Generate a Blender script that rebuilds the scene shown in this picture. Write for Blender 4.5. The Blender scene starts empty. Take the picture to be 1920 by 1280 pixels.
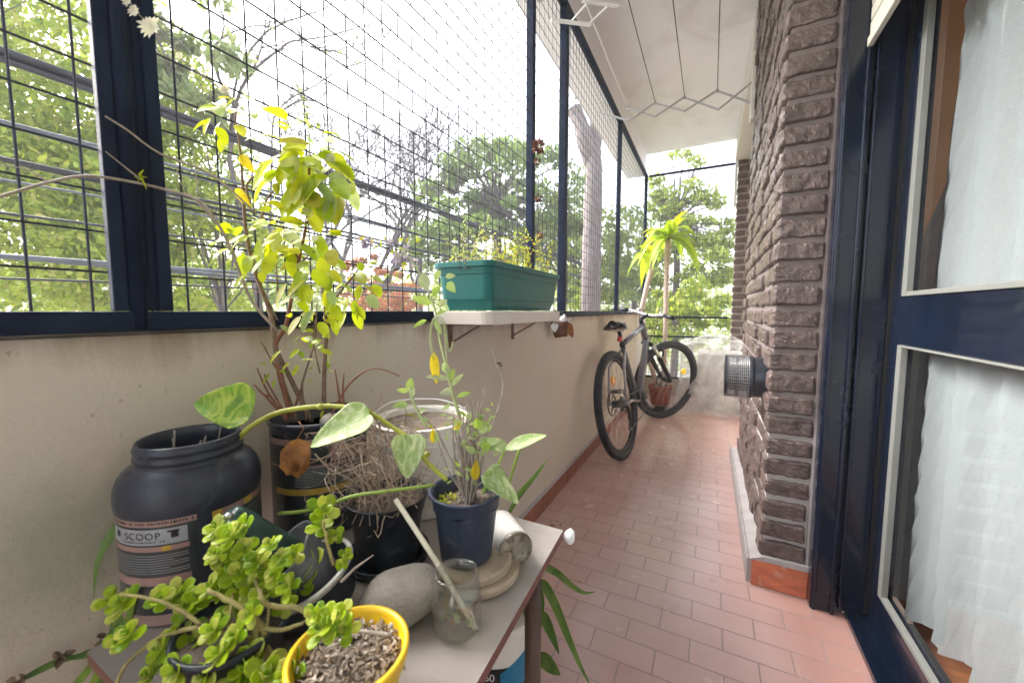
import bpy, math, random
from mathutils import Vector, Matrix, noise
V = Vector
PI = math.pi
rnd = random.Random(7)
scn = bpy.context.scene
COL = scn.collection
sin, cos, rad = math.sin, math.cos, math.radians

# ------------------------------------------------------------------ camera frame (photo is 1920 wide)
F = 726.75
YAW, PIT, ROL = rad(27.0737), rad(4.5222), rad(0.0744)
CAM = V((0, 0, 1.0))
_d = V((-sin(YAW)*cos(PIT), cos(YAW)*cos(PIT), -sin(PIT)))
_r = V((cos(YAW), sin(YAW), 0)); _u = _r.cross(_d)
_R = _r*cos(ROL) + _u*sin(ROL); _U = _u*cos(ROL) - _r*sin(ROL)
def ray(px, py): return _d + _R*((px-960)/F) + _U*((640-py)/F)
def W(px, py, dep):                                          # point at a depth along the view axis, kept on our side of wall and grille
    v = ray(px, py)
    if dep < 1 and v.x*dep < -.700: dep = -.700/v.x
    return CAM + v*dep
def on_z(px, py, z): v = ray(px, py); return CAM + v*((z-1.0)/v.z)
def on_x(px, py, x): v = ray(px, py); return CAM + v*(x/v.x)
def on_y(px, py, y): v = ray(px, py); return CAM + v*(y/v.y)

# ------------------------------------------------------------------ materials
def nt(name):
    m = bpy.data.materials.new(name); m.use_nodes = True
    t = m.node_tree; t.nodes.clear()
    return m, t, t.nodes, t.links
def ramp(t, src, stops, interp='LINEAR'):
    n = t.nodes.new('ShaderNodeValToRGB'); n.color_ramp.interpolation = interp
    el = n.color_ramp.elements
    while len(el) < len(stops): el.new(0.5)
    for e, (p, c) in zip(el, stops): e.position = p; e.color = (*c, 1)
    t.links.new(src, n.inputs[0]); return n.outputs[0]
def noise_n(t, scale, detail=4, rough=.55, vec=None, stretch=None, dist=0):
    if vec is None:
        tc = t.nodes.new('ShaderNodeNewGeometry'); vec = tc.outputs['Position']
    if stretch:
        mp = t.nodes.new('ShaderNodeMapping'); mp.inputs['Scale'].default_value = stretch
        t.links.new(vec, mp.inputs[0]); vec = mp.outputs[0]
    n = t.nodes.new('ShaderNodeTexNoise'); n.inputs['Scale'].default_value = scale
    n.inputs['Detail'].default_value = detail; n.inputs['Roughness'].default_value = rough
    n.inputs['Distortion'].default_value = dist
    t.links.new(vec, n.inputs['Vector']); return n.outputs[0]
def mixc(t, fac, a, b, mode='MIX'):
    n = t.nodes.new('ShaderNodeMix'); n.data_type = 'RGBA'; n.blend_type = mode
    for i, s in ((0, fac), (6, a), (7, b)):
        if isinstance(s, (int, float)): n.inputs[i].default_value = s
        elif isinstance(s, tuple): n.inputs[i].default_value = (*s, 1)
        else: t.links.new(s, n.inputs[i])
    return n.outputs[2]
def sc(c, k): return tuple(max(0, min(1, x*k)) for x in c)
def pm(name, c, rough=.5, metal=0, var=.2, scale=12, bump=0, bscale=60, coat=0, spec=.5, c2=None, spot=None, spotscale=5, spotlo=.55, stretch=None, rvar=0, trans=0, ior=1.45, alpha=1):
    m, t, N, L = nt(name)
    p = N.new('ShaderNodeBsdfPrincipled'); o = N.new('ShaderNodeOutputMaterial')
    L.new(p.outputs[0], o.inputs[0])
    fac = noise_n(t, scale, 5, .6, stretch=stretch)
    col = ramp(t, fac, [(.3, sc(c, 1-var)), (.7, c2 or sc(c, 1+var))])
    if spot:
        f2 = ramp(t, noise_n(t, spotscale, 6, .65, dist=.4), [(spotlo, (0, 0, 0)), (spotlo+.13, (1, 1, 1))])
        col = mixc(t, f2, col, spot)
    L.new(col, p.inputs['Base Color'])
    p.inputs['Roughness'].default_value = rough
    if rvar:
        rr = ramp(t, noise_n(t, scale*1.7, 5), [(.3, (max(0, rough-rvar),)*3), (.7, (min(1, rough+rvar),)*3)])
        L.new(rr, p.inputs['Roughness'])
    p.inputs['Metallic'].default_value = metal
    p.inputs['Specular IOR Level'].default_value = spec
    p.inputs['Coat Weight'].default_value = coat; p.inputs['Coat Roughness'].default_value = .08
    p.inputs['IOR'].default_value = ior
    if trans: p.inputs['Transmission Weight'].default_value = trans
    if alpha < 1: p.inputs['Alpha'].default_value = alpha
    if bump:
        b = N.new('ShaderNodeBump'); b.inputs['Strength'].default_value = 1; b.inputs['Distance'].default_value = bump
        L.new(noise_n(t, bscale, 5, .6, stretch=stretch), b.inputs['Height']); L.new(b.outputs[0], p.inputs['Normal'])
    return m
def leafmat(name, cols, trans=.45, rough=.45, spec=.4, varieg=None, vscale=60):
    m, t, N, L = nt(name)
    g = N.new('ShaderNodeNewGeometry')
    n = len(cols)
    col = ramp(t, g.outputs['Random Per Island'], [(i/(n-1), c) for i, c in enumerate(cols)])
    col = mixc(t, 1.0, col, ramp(t, noise_n(t, 45, 3), [(.3, (.78, .78, .78)), (.7, (1.15, 1.15, 1.1))]), 'MULTIPLY')
    if varieg:
        f = ramp(t, noise_n(t, vscale, 4, .6, stretch=(1, 1, .35), dist=2.2), [(.44, (0, 0, 0)), (.62, (1, 1, 1))])
        col = mixc(t, f, col, varieg)
    p = N.new('ShaderNodeBsdfPrincipled'); p.inputs['Roughness'].default_value = rough; p.inputs['Specular IOR Level'].default_value = spec
    L.new(col, p.inputs['Base Color'])
    bb_ = N.new('ShaderNodeBump'); bb_.inputs['Distance'].default_value = .0009; L.new(noise_n(t, 260, 3), bb_.inputs['Height']); L.new(bb_.outputs[0], p.inputs['Normal'])
    tr = N.new('ShaderNodeBsdfTranslucent'); L.new(mixc(t, 1.0, col, (1.1, 1.1, .6), 'MULTIPLY'), tr.inputs[0])
    mx = N.new('ShaderNodeMixShader'); mx.inputs[0].default_value = trans
    L.new(p.outputs[0], mx.inputs[1]); L.new(tr.outputs[0], mx.inputs[2])
    o = N.new('ShaderNodeOutputMaterial'); L.new(mx.outputs[0], o.inputs[0])
    return m
def symfres(t, base=.04):
    N, L = t.nodes, t.links
    lw = N.new('ShaderNodeLayerWeight'); lw.inputs[0].default_value = .5
    p = N.new('ShaderNodeMath'); p.operation = 'POWER'; L.new(lw.outputs['Facing'], p.inputs[0]); p.inputs[1].default_value = 5
    m = N.new('ShaderNodeMath'); m.operation = 'MULTIPLY_ADD'; L.new(p.outputs[0], m.inputs[0]); m.inputs[1].default_value = 1-base; m.inputs[2].default_value = base
    return m.outputs[0]
def glassmat(name, tint=(.95, .97, .96), base=.04, dirt=0.0, dirtc=(.5, .48, .42), ior=1.5):
    m, t, N, L = nt(name)
    tr = N.new('ShaderNodeBsdfTransparent'); tr.inputs[0].default_value = (*tint, 1)
    gl = N.new('ShaderNodeBsdfGlossy'); gl.inputs['Roughness'].default_value = .02
    mx = N.new('ShaderNodeMixShader'); L.new(symfres(t, base), mx.inputs[0]); L.new(tr.outputs[0], mx.inputs[1]); L.new(gl.outputs[0], mx.inputs[2])
    out = mx.outputs[0]
    if dirt:
        df = N.new('ShaderNodeBsdfDiffuse'); df.inputs[0].default_value = (*dirtc, 1)
        m2 = N.new('ShaderNodeMixShader')
        f = ramp(t, noise_n(t, 40, 6, .7), [(.35, (dirt*.2,)*3), (.75, (dirt,)*3)])
        L.new(f, m2.inputs[0]); L.new(out, m2.inputs[1]); L.new(df.outputs[0], m2.inputs[2]); out = m2.outputs[0]
    o = N.new('ShaderNodeOutputMaterial'); L.new(out, o.inputs[0])
    return m
def sheermat(name, c, opacity, transl=.5, scale=700, gloss=0):
    m, t, N, L = nt(name)
    df = N.new('ShaderNodeBsdfDiffuse'); df.inputs[0].default_value = (*c, 1)
    tl = N.new('ShaderNodeBsdfTranslucent'); tl.inputs[0].default_value = (*c, 1)
    a = N.new('ShaderNodeMixShader'); a.inputs[0].default_value = transl; L.new(df.outputs[0], a.inputs[1]); L.new(tl.outputs[0], a.inputs[2])
    src = a.outputs[0]
    if gloss:
        g = N.new('ShaderNodeBsdfGlossy'); g.inputs['Roughness'].default_value = .18
        b = N.new('ShaderNodeMixShader'); L.new(symfres(t), b.inputs[0]); L.new(src, b.inputs[1]); L.new(g.outputs[0], b.inputs[2]); src = b.outputs[0]
    tr = N.new('ShaderNodeBsdfTransparent')
    x = N.new('ShaderNodeMixShader'); f = ramp(t, noise_n(t, scale, 2), [(.35, (opacity-.1,)*3), (.65, (min(1, opacity+.08),)*3)])
    L.new(f, x.inputs[0]); L.new(tr.outputs[0], x.inputs[1]); L.new(src, x.inputs[2])
    o = N.new('ShaderNodeOutputMaterial'); L.new(x.outputs[0], o.inputs[0])
    return m

M = {}
def plaster():
    m = pm('beige_plaster', (.61, .54, .43), .8, var=.05, scale=2.2, bump=.0016, bscale=90, c2=(.62, .565, .49), spot=(.50, .42, .28), spotscale=2.0, spotlo=.6)
    t = m.node_tree; p = [n for n in t.nodes if n.type == 'BSDF_PRINCIPLED'][0]; N, L = t.nodes, t.links
    old = p.inputs['Base Color'].links[0].from_socket; g = N.new('ShaderNodeNewGeometry'); s = N.new('ShaderNodeSeparateXYZ'); L.new(g.outputs['Position'], s.inputs[0])
    # brown drip stains hanging from the top edge
    ad = N.new('ShaderNodeMath'); ad.operation = 'MULTIPLY_ADD'; L.new(noise_n(t, 9, 5, .7, stretch=(1, 1, .12)), ad.inputs[0]); ad.inputs[1].default_value = .16; L.new(s.outputs[2], ad.inputs[2])
    mr = N.new('ShaderNodeMapRange'); L.new(ad.outputs[0], mr.inputs[0]); mr.inputs[1].default_value = 1.0; mr.inputs[2].default_value = 1.065; mr.inputs[3].default_value = 0; mr.inputs[4].default_value = .75
    c = mixc(t, mr.outputs[0], old, (.22, .14, .08))
    # small specks
    sp = ramp(t, noise_n(t, 70, 3, .6), [(.68, (0, 0, 0)), (.74, (.6, .6, .6))]); c = mixc(t, sp, c, (.27, .2, .14))
    # green algae patch on the wall beside the big tub
    d = N.new('ShaderNodeVectorMath'); d.operation = 'DISTANCE'; L.new(g.outputs['Position'], d.inputs[0]); d.inputs[1].default_value = (-.718, .16, .70)
    a2 = N.new('ShaderNodeMath'); a2.operation = 'MULTIPLY_ADD'; L.new(noise_n(t, 14, 5, .7), a2.inputs[0]); a2.inputs[1].default_value = .12; L.new(d.outputs['Value'], a2.inputs[2])
    m2 = N.new('ShaderNodeMapRange'); L.new(a2.outputs[0], m2.inputs[0]); m2.inputs[1].default_value = .09; m2.inputs[2].default_value = .19; m2.inputs[3].default_value = .55; m2.inputs[4].default_value = 0
    c = mixc(t, m2.outputs[0], c, (.25, .30, .20))
    L.new(c, p.inputs['Base Color']); return m
M['plaster'] = plaster()
M['ceiling'] = pm('white_paint', (.80, .79, .82), .7, var=.03, scale=2, spot=(.70, .68, .67), spotscale=1.6, spotlo=.56, bump=.0004, bscale=60)
M['cream'] = pm('cream_paint', (.66, .64, .60), .55, var=.04, scale=5)
M['navy'] = pm('navy_gloss_paint', (.003, .007, .019), .22, var=.35, scale=5, coat=.45, spec=.3, bump=.0007, bscale=18, spot=(.03, .04, .06), spotscale=30, spotlo=.66, rvar=.08)
M['navy2'] = pm('dark_iron_paint', (.008, .015, .036), .55, var=.4, scale=9, spec=.12, bump=.0004, bscale=120, spot=(.05, .055, .07), spotscale=60, spotlo=.66)
M['wire'] = pm('mesh_wire', (.022, .026, .042), .45, var=.3, metal=.2)
M['tilered'] = pm('red_skirting_tile', (.27, .085, .048), .4, var=.25, scale=9, spot=(.34, .21, .17), spotscale=16, spotlo=.6, bump=.0006, bscale=50)
M['tileorange'] = pm('orange_skirting_tile', (.52, .15, .075), .45, var=.25, scale=14, spot=(.55, .36, .30), spotscale=20, spotlo=.55, stretch=(1, 1, 3))
M['mortar'] = pm('mortar', (.30, .265, .25), .9, var=.2, scale=30, bump=.002, bscale=160)
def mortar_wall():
    m = pm('wall_mortar', (.16, .13, .125), .9, var=.2, scale=30, bump=.002, bscale=160); t = m.node_tree; p = [n for n in t.nodes if n.type == 'BSDF_PRINCIPLED'][0]  # dark tone carries painted shade; whitish efflorescence mixed in lower down
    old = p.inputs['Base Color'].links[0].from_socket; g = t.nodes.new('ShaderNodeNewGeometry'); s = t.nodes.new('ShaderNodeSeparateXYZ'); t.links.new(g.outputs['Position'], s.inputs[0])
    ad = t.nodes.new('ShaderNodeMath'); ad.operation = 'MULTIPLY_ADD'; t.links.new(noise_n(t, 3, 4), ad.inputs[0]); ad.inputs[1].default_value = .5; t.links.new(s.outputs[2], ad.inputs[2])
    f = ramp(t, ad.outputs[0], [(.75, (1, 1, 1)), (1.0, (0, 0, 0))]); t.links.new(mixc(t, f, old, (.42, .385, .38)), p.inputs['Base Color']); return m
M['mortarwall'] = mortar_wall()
M['mortarlight'] = pm('light_mortar', (.37, .34, .345), .8, var=.12, scale=12, bump=.001, bscale=90)
M['brick'] = pm('brown_painted_brick', (.100, .070, .064), .38, var=.45, scale=16, bump=.004, bscale=130, coat=.25, spot=(.17, .14, .135), spotscale=55, spotlo=.63, rvar=.14)
M['tabletop'] = pm('grey_tabletop', (.32, .285, .265), .5, var=.12, scale=9, spot=(.24, .21, .19), spotscale=7, spotlo=.58, bump=.0005, bscale=60)
M['tableedge'] = pm('reddish_table_edge', (.17, .065, .05), .5, var=.2, scale=30)
M['tableleg'] = pm('brown_wood_leg', (.085, .045, .032), .5, var=.3, scale=14, stretch=(6, 6, 1), bump=.0005, bscale=60)
M['blackplastic'] = pm('black_plastic', (.024, .029, .045), .34, var=.4, scale=9, spot=(.11, .11, .115), spotscale=14, spotlo=.62, bump=.0004, bscale=70, rvar=.12)
M['bluepot'] = pm('dusty_blue_black_plastic', (.03, .042, .075), .5, var=.5, scale=9, spot=(.12, .13, .17), spotscale=40, spotlo=.58, bump=.0005, bscale=120, stretch=(1, 1, .5))
M['darkpot'] = pm('dusty_black_plastic', (.013, .018, .028), .42, var=.5, scale=11, spot=(.07, .08, .09), spotscale=22, spotlo=.6, bump=.0005, bscale=120)
M['greypot'] = pm('dusty_grey_plastic', (.085, .09, .105), .45, var=.4, scale=12, spot=(.17, .18, .2), spotscale=30, spotlo=.55, bump=.0006, bscale=90)
M['soil'] = pm('dry_soil', (.13, .10, .08), .95, var=.5, scale=60, bump=.004, bscale=120, spot=(.28, .24, .2), spotscale=80, spotlo=.6)
M['barkchips'] = leafmat('bark_chips', [(.22, .16, .12), (.44, .38, .33), (.30, .22, .16), (.55, .50, .45), (.16, .12, .09)], trans=.0, rough=.9)
M['yellow'] = pm('yellow_plastic', (.80, .50, .015), .35, var=.07, scale=12, coat=.1, spot=(.55, .36, .06), spotscale=18, spotlo=.66)
M['stone'] = pm('grey_stone', (.36, .335, .30), .9, var=.3, scale=60, bump=.0022, bscale=170, spot=(.17, .15, .13), spotscale=130, spotlo=.60)
M['stonebrown'] = pm('stone', (.30, .27, .235), .9, var=.3, scale=14, bump=.0022, bscale=170, spot=(.16, .14, .12), spotscale=150, spotlo=.58)
M['pink'] = pm('copper_pink_print', (.31, .19, .17), .45, var=.2, scale=25)
M['silver'] = pm('silver_print', (.30, .31, .34), .35, var=.2, scale=25)
M['gold'] = pm('gold_print', (.50, .33, .05), .4, var=.2, scale=25)
M['labelblack'] = pm('black_label', (.022, .028, .032), .3, var=.4, scale=15, coat=.3, spot=(.06, .09, .05), spotscale=12, spotlo=.6)
M['inkblack'] = pm('black_ink', (.01, .01, .012), .4, var=.1)
M['inkwhite'] = pm('white_ink', (.24, .25, .27), .5, var=.1)
M['greenplastic'] = pm('dark_green_plastic', (.010, .040, .035), .35, var=.25, scale=8, coat=.2, spot=(.06, .09, .09), spotscale=30, spotlo=.66)
M['planter'] = pm('teal_plastic', (.0, .115, .108), .42, var=.12, scale=6, spot=(.03, .16, .15), spotscale=14, spotlo=.62)
M['tray'] = pm('cream_plastic', (.66, .60, .54), .45, var=.06, scale=8)
M['rust'] = pm('rusty_iron', (.17, .10, .08), .75, var=.4, scale=40, bump=.0005, bscale=150)
M['bucket'] = pm('cream_bucket_plastic', (.74, .70, .64), .5, var=.08, scale=5, spot=(.46, .38, .27), spotscale=9, spotlo=.58)
M['greyrim'] = pm('grey_white_plastic', (.46, .45, .42), .5, var=.12, scale=14, spot=(.25, .27, .18), spotscale=20, spotlo=.6)
M['wood'] = pm('pale_wood', (.42, .33, .24), .7, var=.3, scale=14, stretch=(1, 1, 6), bump=.0008, bscale=60, spot=(.22, .18, .15), spotscale=30, spotlo=.6)
M['paper'] = pm('dirty_paper', (.62, .60, .58), .6, var=.1, scale=20, spot=(.38, .27, .17), spotscale=24, spotlo=.6)
M['canend'] = pm('soiled_can_end', (.30, .27, .21), .5, var=.35, scale=50, spot=(.12, .09, .06), spotscale=60, spotlo=.5, metal=.3)
M['whiteplastic'] = pm('white_plastic', (.78, .79, .80), .35, var=.04)
M['canestick'] = pm('pale_cane', (.55, .52, .40), .5, var=.15, scale=40)
M['vent'] = pm('dark_steel', (.05, .058, .075), .3, metal=.6, var=.3, scale=12)
M['chrome'] = pm('bright_steel', (.55, .55, .56), .25, metal=.9, var=.15)
M['rubber'] = pm('tyre_rubber', (.022, .026, .034), .7, var=.3, scale=30, bump=.0012, bscale=220)
M['frame'] = pm('grey_bike_paint', (.10, .10, .125), .3, var=.15, coat=.6)
M['silverpaint'] = pm('silver_grey_paint', (.34, .32, .34), .3, var=.1, coat=.5, metal=.3)
M['blackmetal'] = pm('black_metal', (.012, .013, .018), .35, var=.3, metal=.3)
M['orange'] = pm('amber_reflector', (.85, .33, .02), .25, var=.1, coat=.5)
M['yellowrefl'] = pm('yellow_reflector', (.9, .62, .02), .25, var=.1, coat=.5)
M['red'] = pm('red_reflector', (.6, .03, .02), .25, var=.1, coat=.5)
M['terracotta'] = pm('terracotta', (.28, .065, .035), .7, var=.25, scale=10, bump=.0005)
M['palmtrunk'] = pm('pale_palm_trunk', (.48, .38, .32), .85, var=.25, scale=14, stretch=(1, 1, 5), bump=.0018, bscale=60)
M['bark'] = pm('grey_bark', (.12, .10, .10), .9, var=.4, scale=8, bump=.01, bscale=20, stretch=(1, 1, .3))
M['palebark'] = pm('pale_bark', (.17, .145, .145), .9, var=.3, scale=10, bump=.01, bscale=16, stretch=(4, 4, .4))
M['cable'] = pm('black_cable', (.022, .024, .036), .5, var=.2)
M['cablepale'] = pm('weathered_grey_cable', (.09, .105, .14), .5, var=.2)
M['twig'] = pm('brown_twig', (.19, .125, .085), .8, var=.35, scale=60, bump=.0004, bscale=400)
M['redtwig'] = pm('red_brown_stem', (.20, .075, .04), .6, var=.3, scale=60)
M['greytwig'] = pm('grey_dry_twig', (.33, .28, .24), .85, var=.3, scale=60)
M['root'] = leafmat('dry_root', [(.20, .14, .10), (.36, .28, .22), (.27, .19, .14), (.44, .36, .29)], trans=.0, rough=.9)
M['vine'] = pm('yellow_green_vine', (.36, .38, .045), .45, var=.2, scale=30, spot=(.42, .30, .03), spotscale=30, spotlo=.55)
M['vinegreen'] = pm('green_vine', (.24, .34, .06), .45, var=.2, scale=30)
M['greenstem'] = pm('pale_green_stem', (.38, .44, .20), .55, var=.2, scale=30)
M['sucstem'] = pm('tan_green_stem', (.30, .26, .09), .6, var=.3, scale=40, spot=(.20, .13, .06), spotscale=50)
M['lime'] = leafmat('lime_leaf', [(.46, .40, .06), (.40, .52, .010), (.54, .60, .010), (.30, .44, .015), (.58, .58, .02), (.36, .50, .03)], trans=.45)
M['limepale'] = leafmat('pale_leaf', [(.48, .46, .24), (.30, .42, .22), (.50, .50, .12)], trans=.5)
M['succ'] = leafmat('succulent_leaf', [(.36, .52, .012), (.46, .60, .015), (.54, .64, .025), (.27, .45, .015), (.64, .66, .14)], trans=.45, rough=.28, spec=.5)
M['sage'] = leafmat('sage_leaf', [(.30, .42, .16), (.44, .50, .33), (.34, .50, .08), (.5, .55, .42)], trans=.4)
M['pothos'] = leafmat('pothos_leaf', [(.15, .34, .03), (.22, .40, .04)], trans=.4, rough=.3, varieg=(.48, .58, .10), vscale=60)
M['pothospale'] = leafmat('variegated_pothos_leaf', [(.44, .54, .24), (.34, .50, .16)], trans=.4, rough=.35, varieg=(.66, .72, .46), vscale=70)
M['strap'] = leafmat('strap_leaf', [(.07, .16, .03), (.12, .24, .05), (.09, .20, .06)], trans=.3, rough=.4, varieg=(.17, .27, .07), vscale=14)
M['strapyellow'] = leafmat('yellow_green_strap_leaf', [(.16, .27, .04), (.24, .36, .04)], trans=.3, rough=.4)
M['yellowleaf'] = leafmat('yellow_leaf', [(.75, .50, .02), (.62, .55, .03)], trans=.5)
M['dryleaf'] = leafmat('dry_brown_leaf', [(.32, .13, .035), (.42, .20, .08)], trans=.3, rough=.8, varieg=(.22, .10, .06), vscale=40)
M['purple'] = leafmat('lilac_petal', [(.42, .36, .66), (.55, .48, .75)], trans=.4)
M['whitepetal'] = leafmat('white_petal', [(.72, .68, .70), (.8, .78, .74)], trans=.4)
M['palmleaf'] = leafmat('palm_leaf', [(.36, .52, .04), (.50, .62, .04), (.26, .42, .05), (.66, .58, .03)], trans=.45)
M['f_lime'] = leafmat('tree_leaf_lime', [(.22, .32, .035), (.36, .44, .05), (.13, .21, .03), (.44, .48, .09), (.27, .37, .05), (.48, .44, .16)], trans=.42)
M['f_green'] = leafmat('tree_leaf_green', [(.09, .16, .04), (.16, .25, .06), (.22, .31, .10), (.12, .18, .06)], trans=.4)
M['f_grey'] = leafmat('tree_leaf_grey_green', [(.17, .24, .10), (.26, .32, .16), (.32, .35, .20), (.20, .28, .10)], trans=.35)
M['f_yellow'] = leafmat('tree_leaf_yellow_green', [(.22, .30, .07), (.33, .40, .09), (.16, .23, .06), (.38, .42, .14)], trans=.45)
M['f_red'] = leafmat('red_flower', [(.45, .11, .07), (.5, .18, .1), (.28, .2, .08), (.4, .16, .12), (.55, .25, .16)], trans=.4)
M['pale_ground'] = pm('bounce_ground', (.30, .29, .26), .9, var=.25, scale=1.2, spot=(.14, .17, .08), spotscale=.35, spotlo=.56)  # unseen ground, colour made pale to bounce light up to the ceiling
M['curtain'] = sheermat('sheer_curtain', (.43, .455, .475), .84, .30)
M['film'] = sheermat('crumpled_plastic_film', (.80, .80, .80), .36, .4, scale=6, gloss=1)
M['film2'] = sheermat('white_plastic_scrap', (.8, .82, .82), .8, .4, scale=60, gloss=1)
M['glass'] = glassmat('window_glass', tint=(.93, .96, .96), ior=1.6)
M['jarglass'] = glassmat('dirty_jar_glass', tint=(.90, .90, .88), base=.10, ior=1.5, dirt=.11)
M['tan'] = pm('tan_wood_panel', (.74, .47, .27), .45, var=.08, scale=4)
M['woodfloor'] = pm('orange_parquet', (.42, .15, .05), .35, var=.3, scale=6, stretch=(1, 8, 1))
M['roomwall'] = pm('room_wall', (.45, .42, .38), .8, var=.05)
M['shutter'] = pm('cream_shutter', (.60, .58, .50), .5, var=.04, scale=8)
M['greyarm'] = pm('light_grey_enamel', (.36, .36, .39), .45, var=.05)
M['bead'] = pm('pale_glazing_bead', (.17, .175, .165), .45, var=.06, scale=14)
M['bluelabel'] = pm('blue_label', (.0, .17, .33), .35, var=.15, coat=.3)
M['cardboard'] = pm('printed_box', (.34, .33, .32), .8, var=.3, scale=5, spot=(.55, .54, .52), spotscale=4, spotlo=.5)
M['pine'] = pm('dry_seed_brown', (.16, .07, .045), .85, var=.4, scale=90, bump=.002, bscale=200)

def tile_material():
    m, t, N, L = nt('pink_terracotta_tile')
    g = N.new('ShaderNodeNewGeometry'); mp = N.new('ShaderNodeMapping')
    # tile .1775 x .0885 ; bricks texture: x offset so that joints meet the skirting as in the hall of the balcony
    mp.inputs['Location'].default_value = (-.158+.1775*4, -1.238+.0885*20, 0)
    L.new(g.outputs['Position'], mp.inputs[0])
    def brick(c1, c2, mo, soft):
        b = N.new('ShaderNodeTexBrick'); b.offset = .5; b.offset_frequency = 2; b.squash = 1
        b.inputs['Scale'].default_value = 1; b.inputs['Brick Width'].default_value = .1775; b.inputs['Row Height'].default_value = .0885
        b.inputs['Mortar Size'].default_value = .0022; b.inputs['Mortar Smooth'].default_value = soft; b.inputs['Bias'].default_value = 0
        b.inputs['Color1'].default_value = (*c1, 1); b.inputs['Color2'].default_value = (*c2, 1); b.inputs['Mortar'].default_value = (*mo, 1)
        L.new(mp.outputs[0], b.inputs[0]); return b
    b = brick((.44, .235, .20), (.36, .18, .15), (.24, .16, .145), .1)
    # dusty film, its paleness partly painted sheen; redder by the door, painted shade
    sep = N.new('ShaderNodeSeparateXYZ'); L.new(g.outputs['Position'], sep.inputs[0])
    dust_sheen = ramp(t, noise_n(t, 2.2, 6, .6), [(.3, (.45,)*3), (.7, (.9,)*3)])
    edge = ramp(t, sep.outputs[0], [(.0, (1, 1, 1)), (.19, (1, 1, 1)), (.30, (.25,)*3)])
    dfac = mixc(t, 1.0, dust_sheen, edge, 'MULTIPLY')
    col = mixc(t, dfac, b.outputs[0], (.60, .425, .40))
    col = mixc(t, b.outputs[1], col, (.37, .265, .25))
    p = N.new('ShaderNodeBsdfPrincipled'); L.new(col, p.inputs['Base Color'])
    col2 = mixc(t, ramp(t, noise_n(t, 5, 7, .72), [(.60, (0, 0, 0)), (.72, (.5, .5, .5))]), col, (.31, .20, .18)); L.new(col2, p.inputs['Base Color']); L.new(ramp(t, noise_n(t, 7, 6, .65), [(.3, (.12,)*3), (.75, (.32,)*3)]), p.inputs['Roughness'])
    bp = N.new('ShaderNodeBump'); bp.inputs['Distance'].default_value = .0018; bp.inputs['Strength'].default_value = 1; bp.invert = True
    L.new(b.outputs[1], bp.inputs['Height'])
    b2 = N.new('ShaderNodeBump'); b2.inputs['Distance'].default_value = .0006; L.new(noise_n(t, 35, 4), b2.inputs['Height']); L.new(bp.outputs[0], b2.inputs['Normal'])
    L.new(b2.outputs[0], p.inputs['Normal'])
    o = N.new('ShaderNodeOutputMaterial'); L.new(p.outputs[0], o.inputs[0]); return m
M['tile'] = tile_material()

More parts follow.
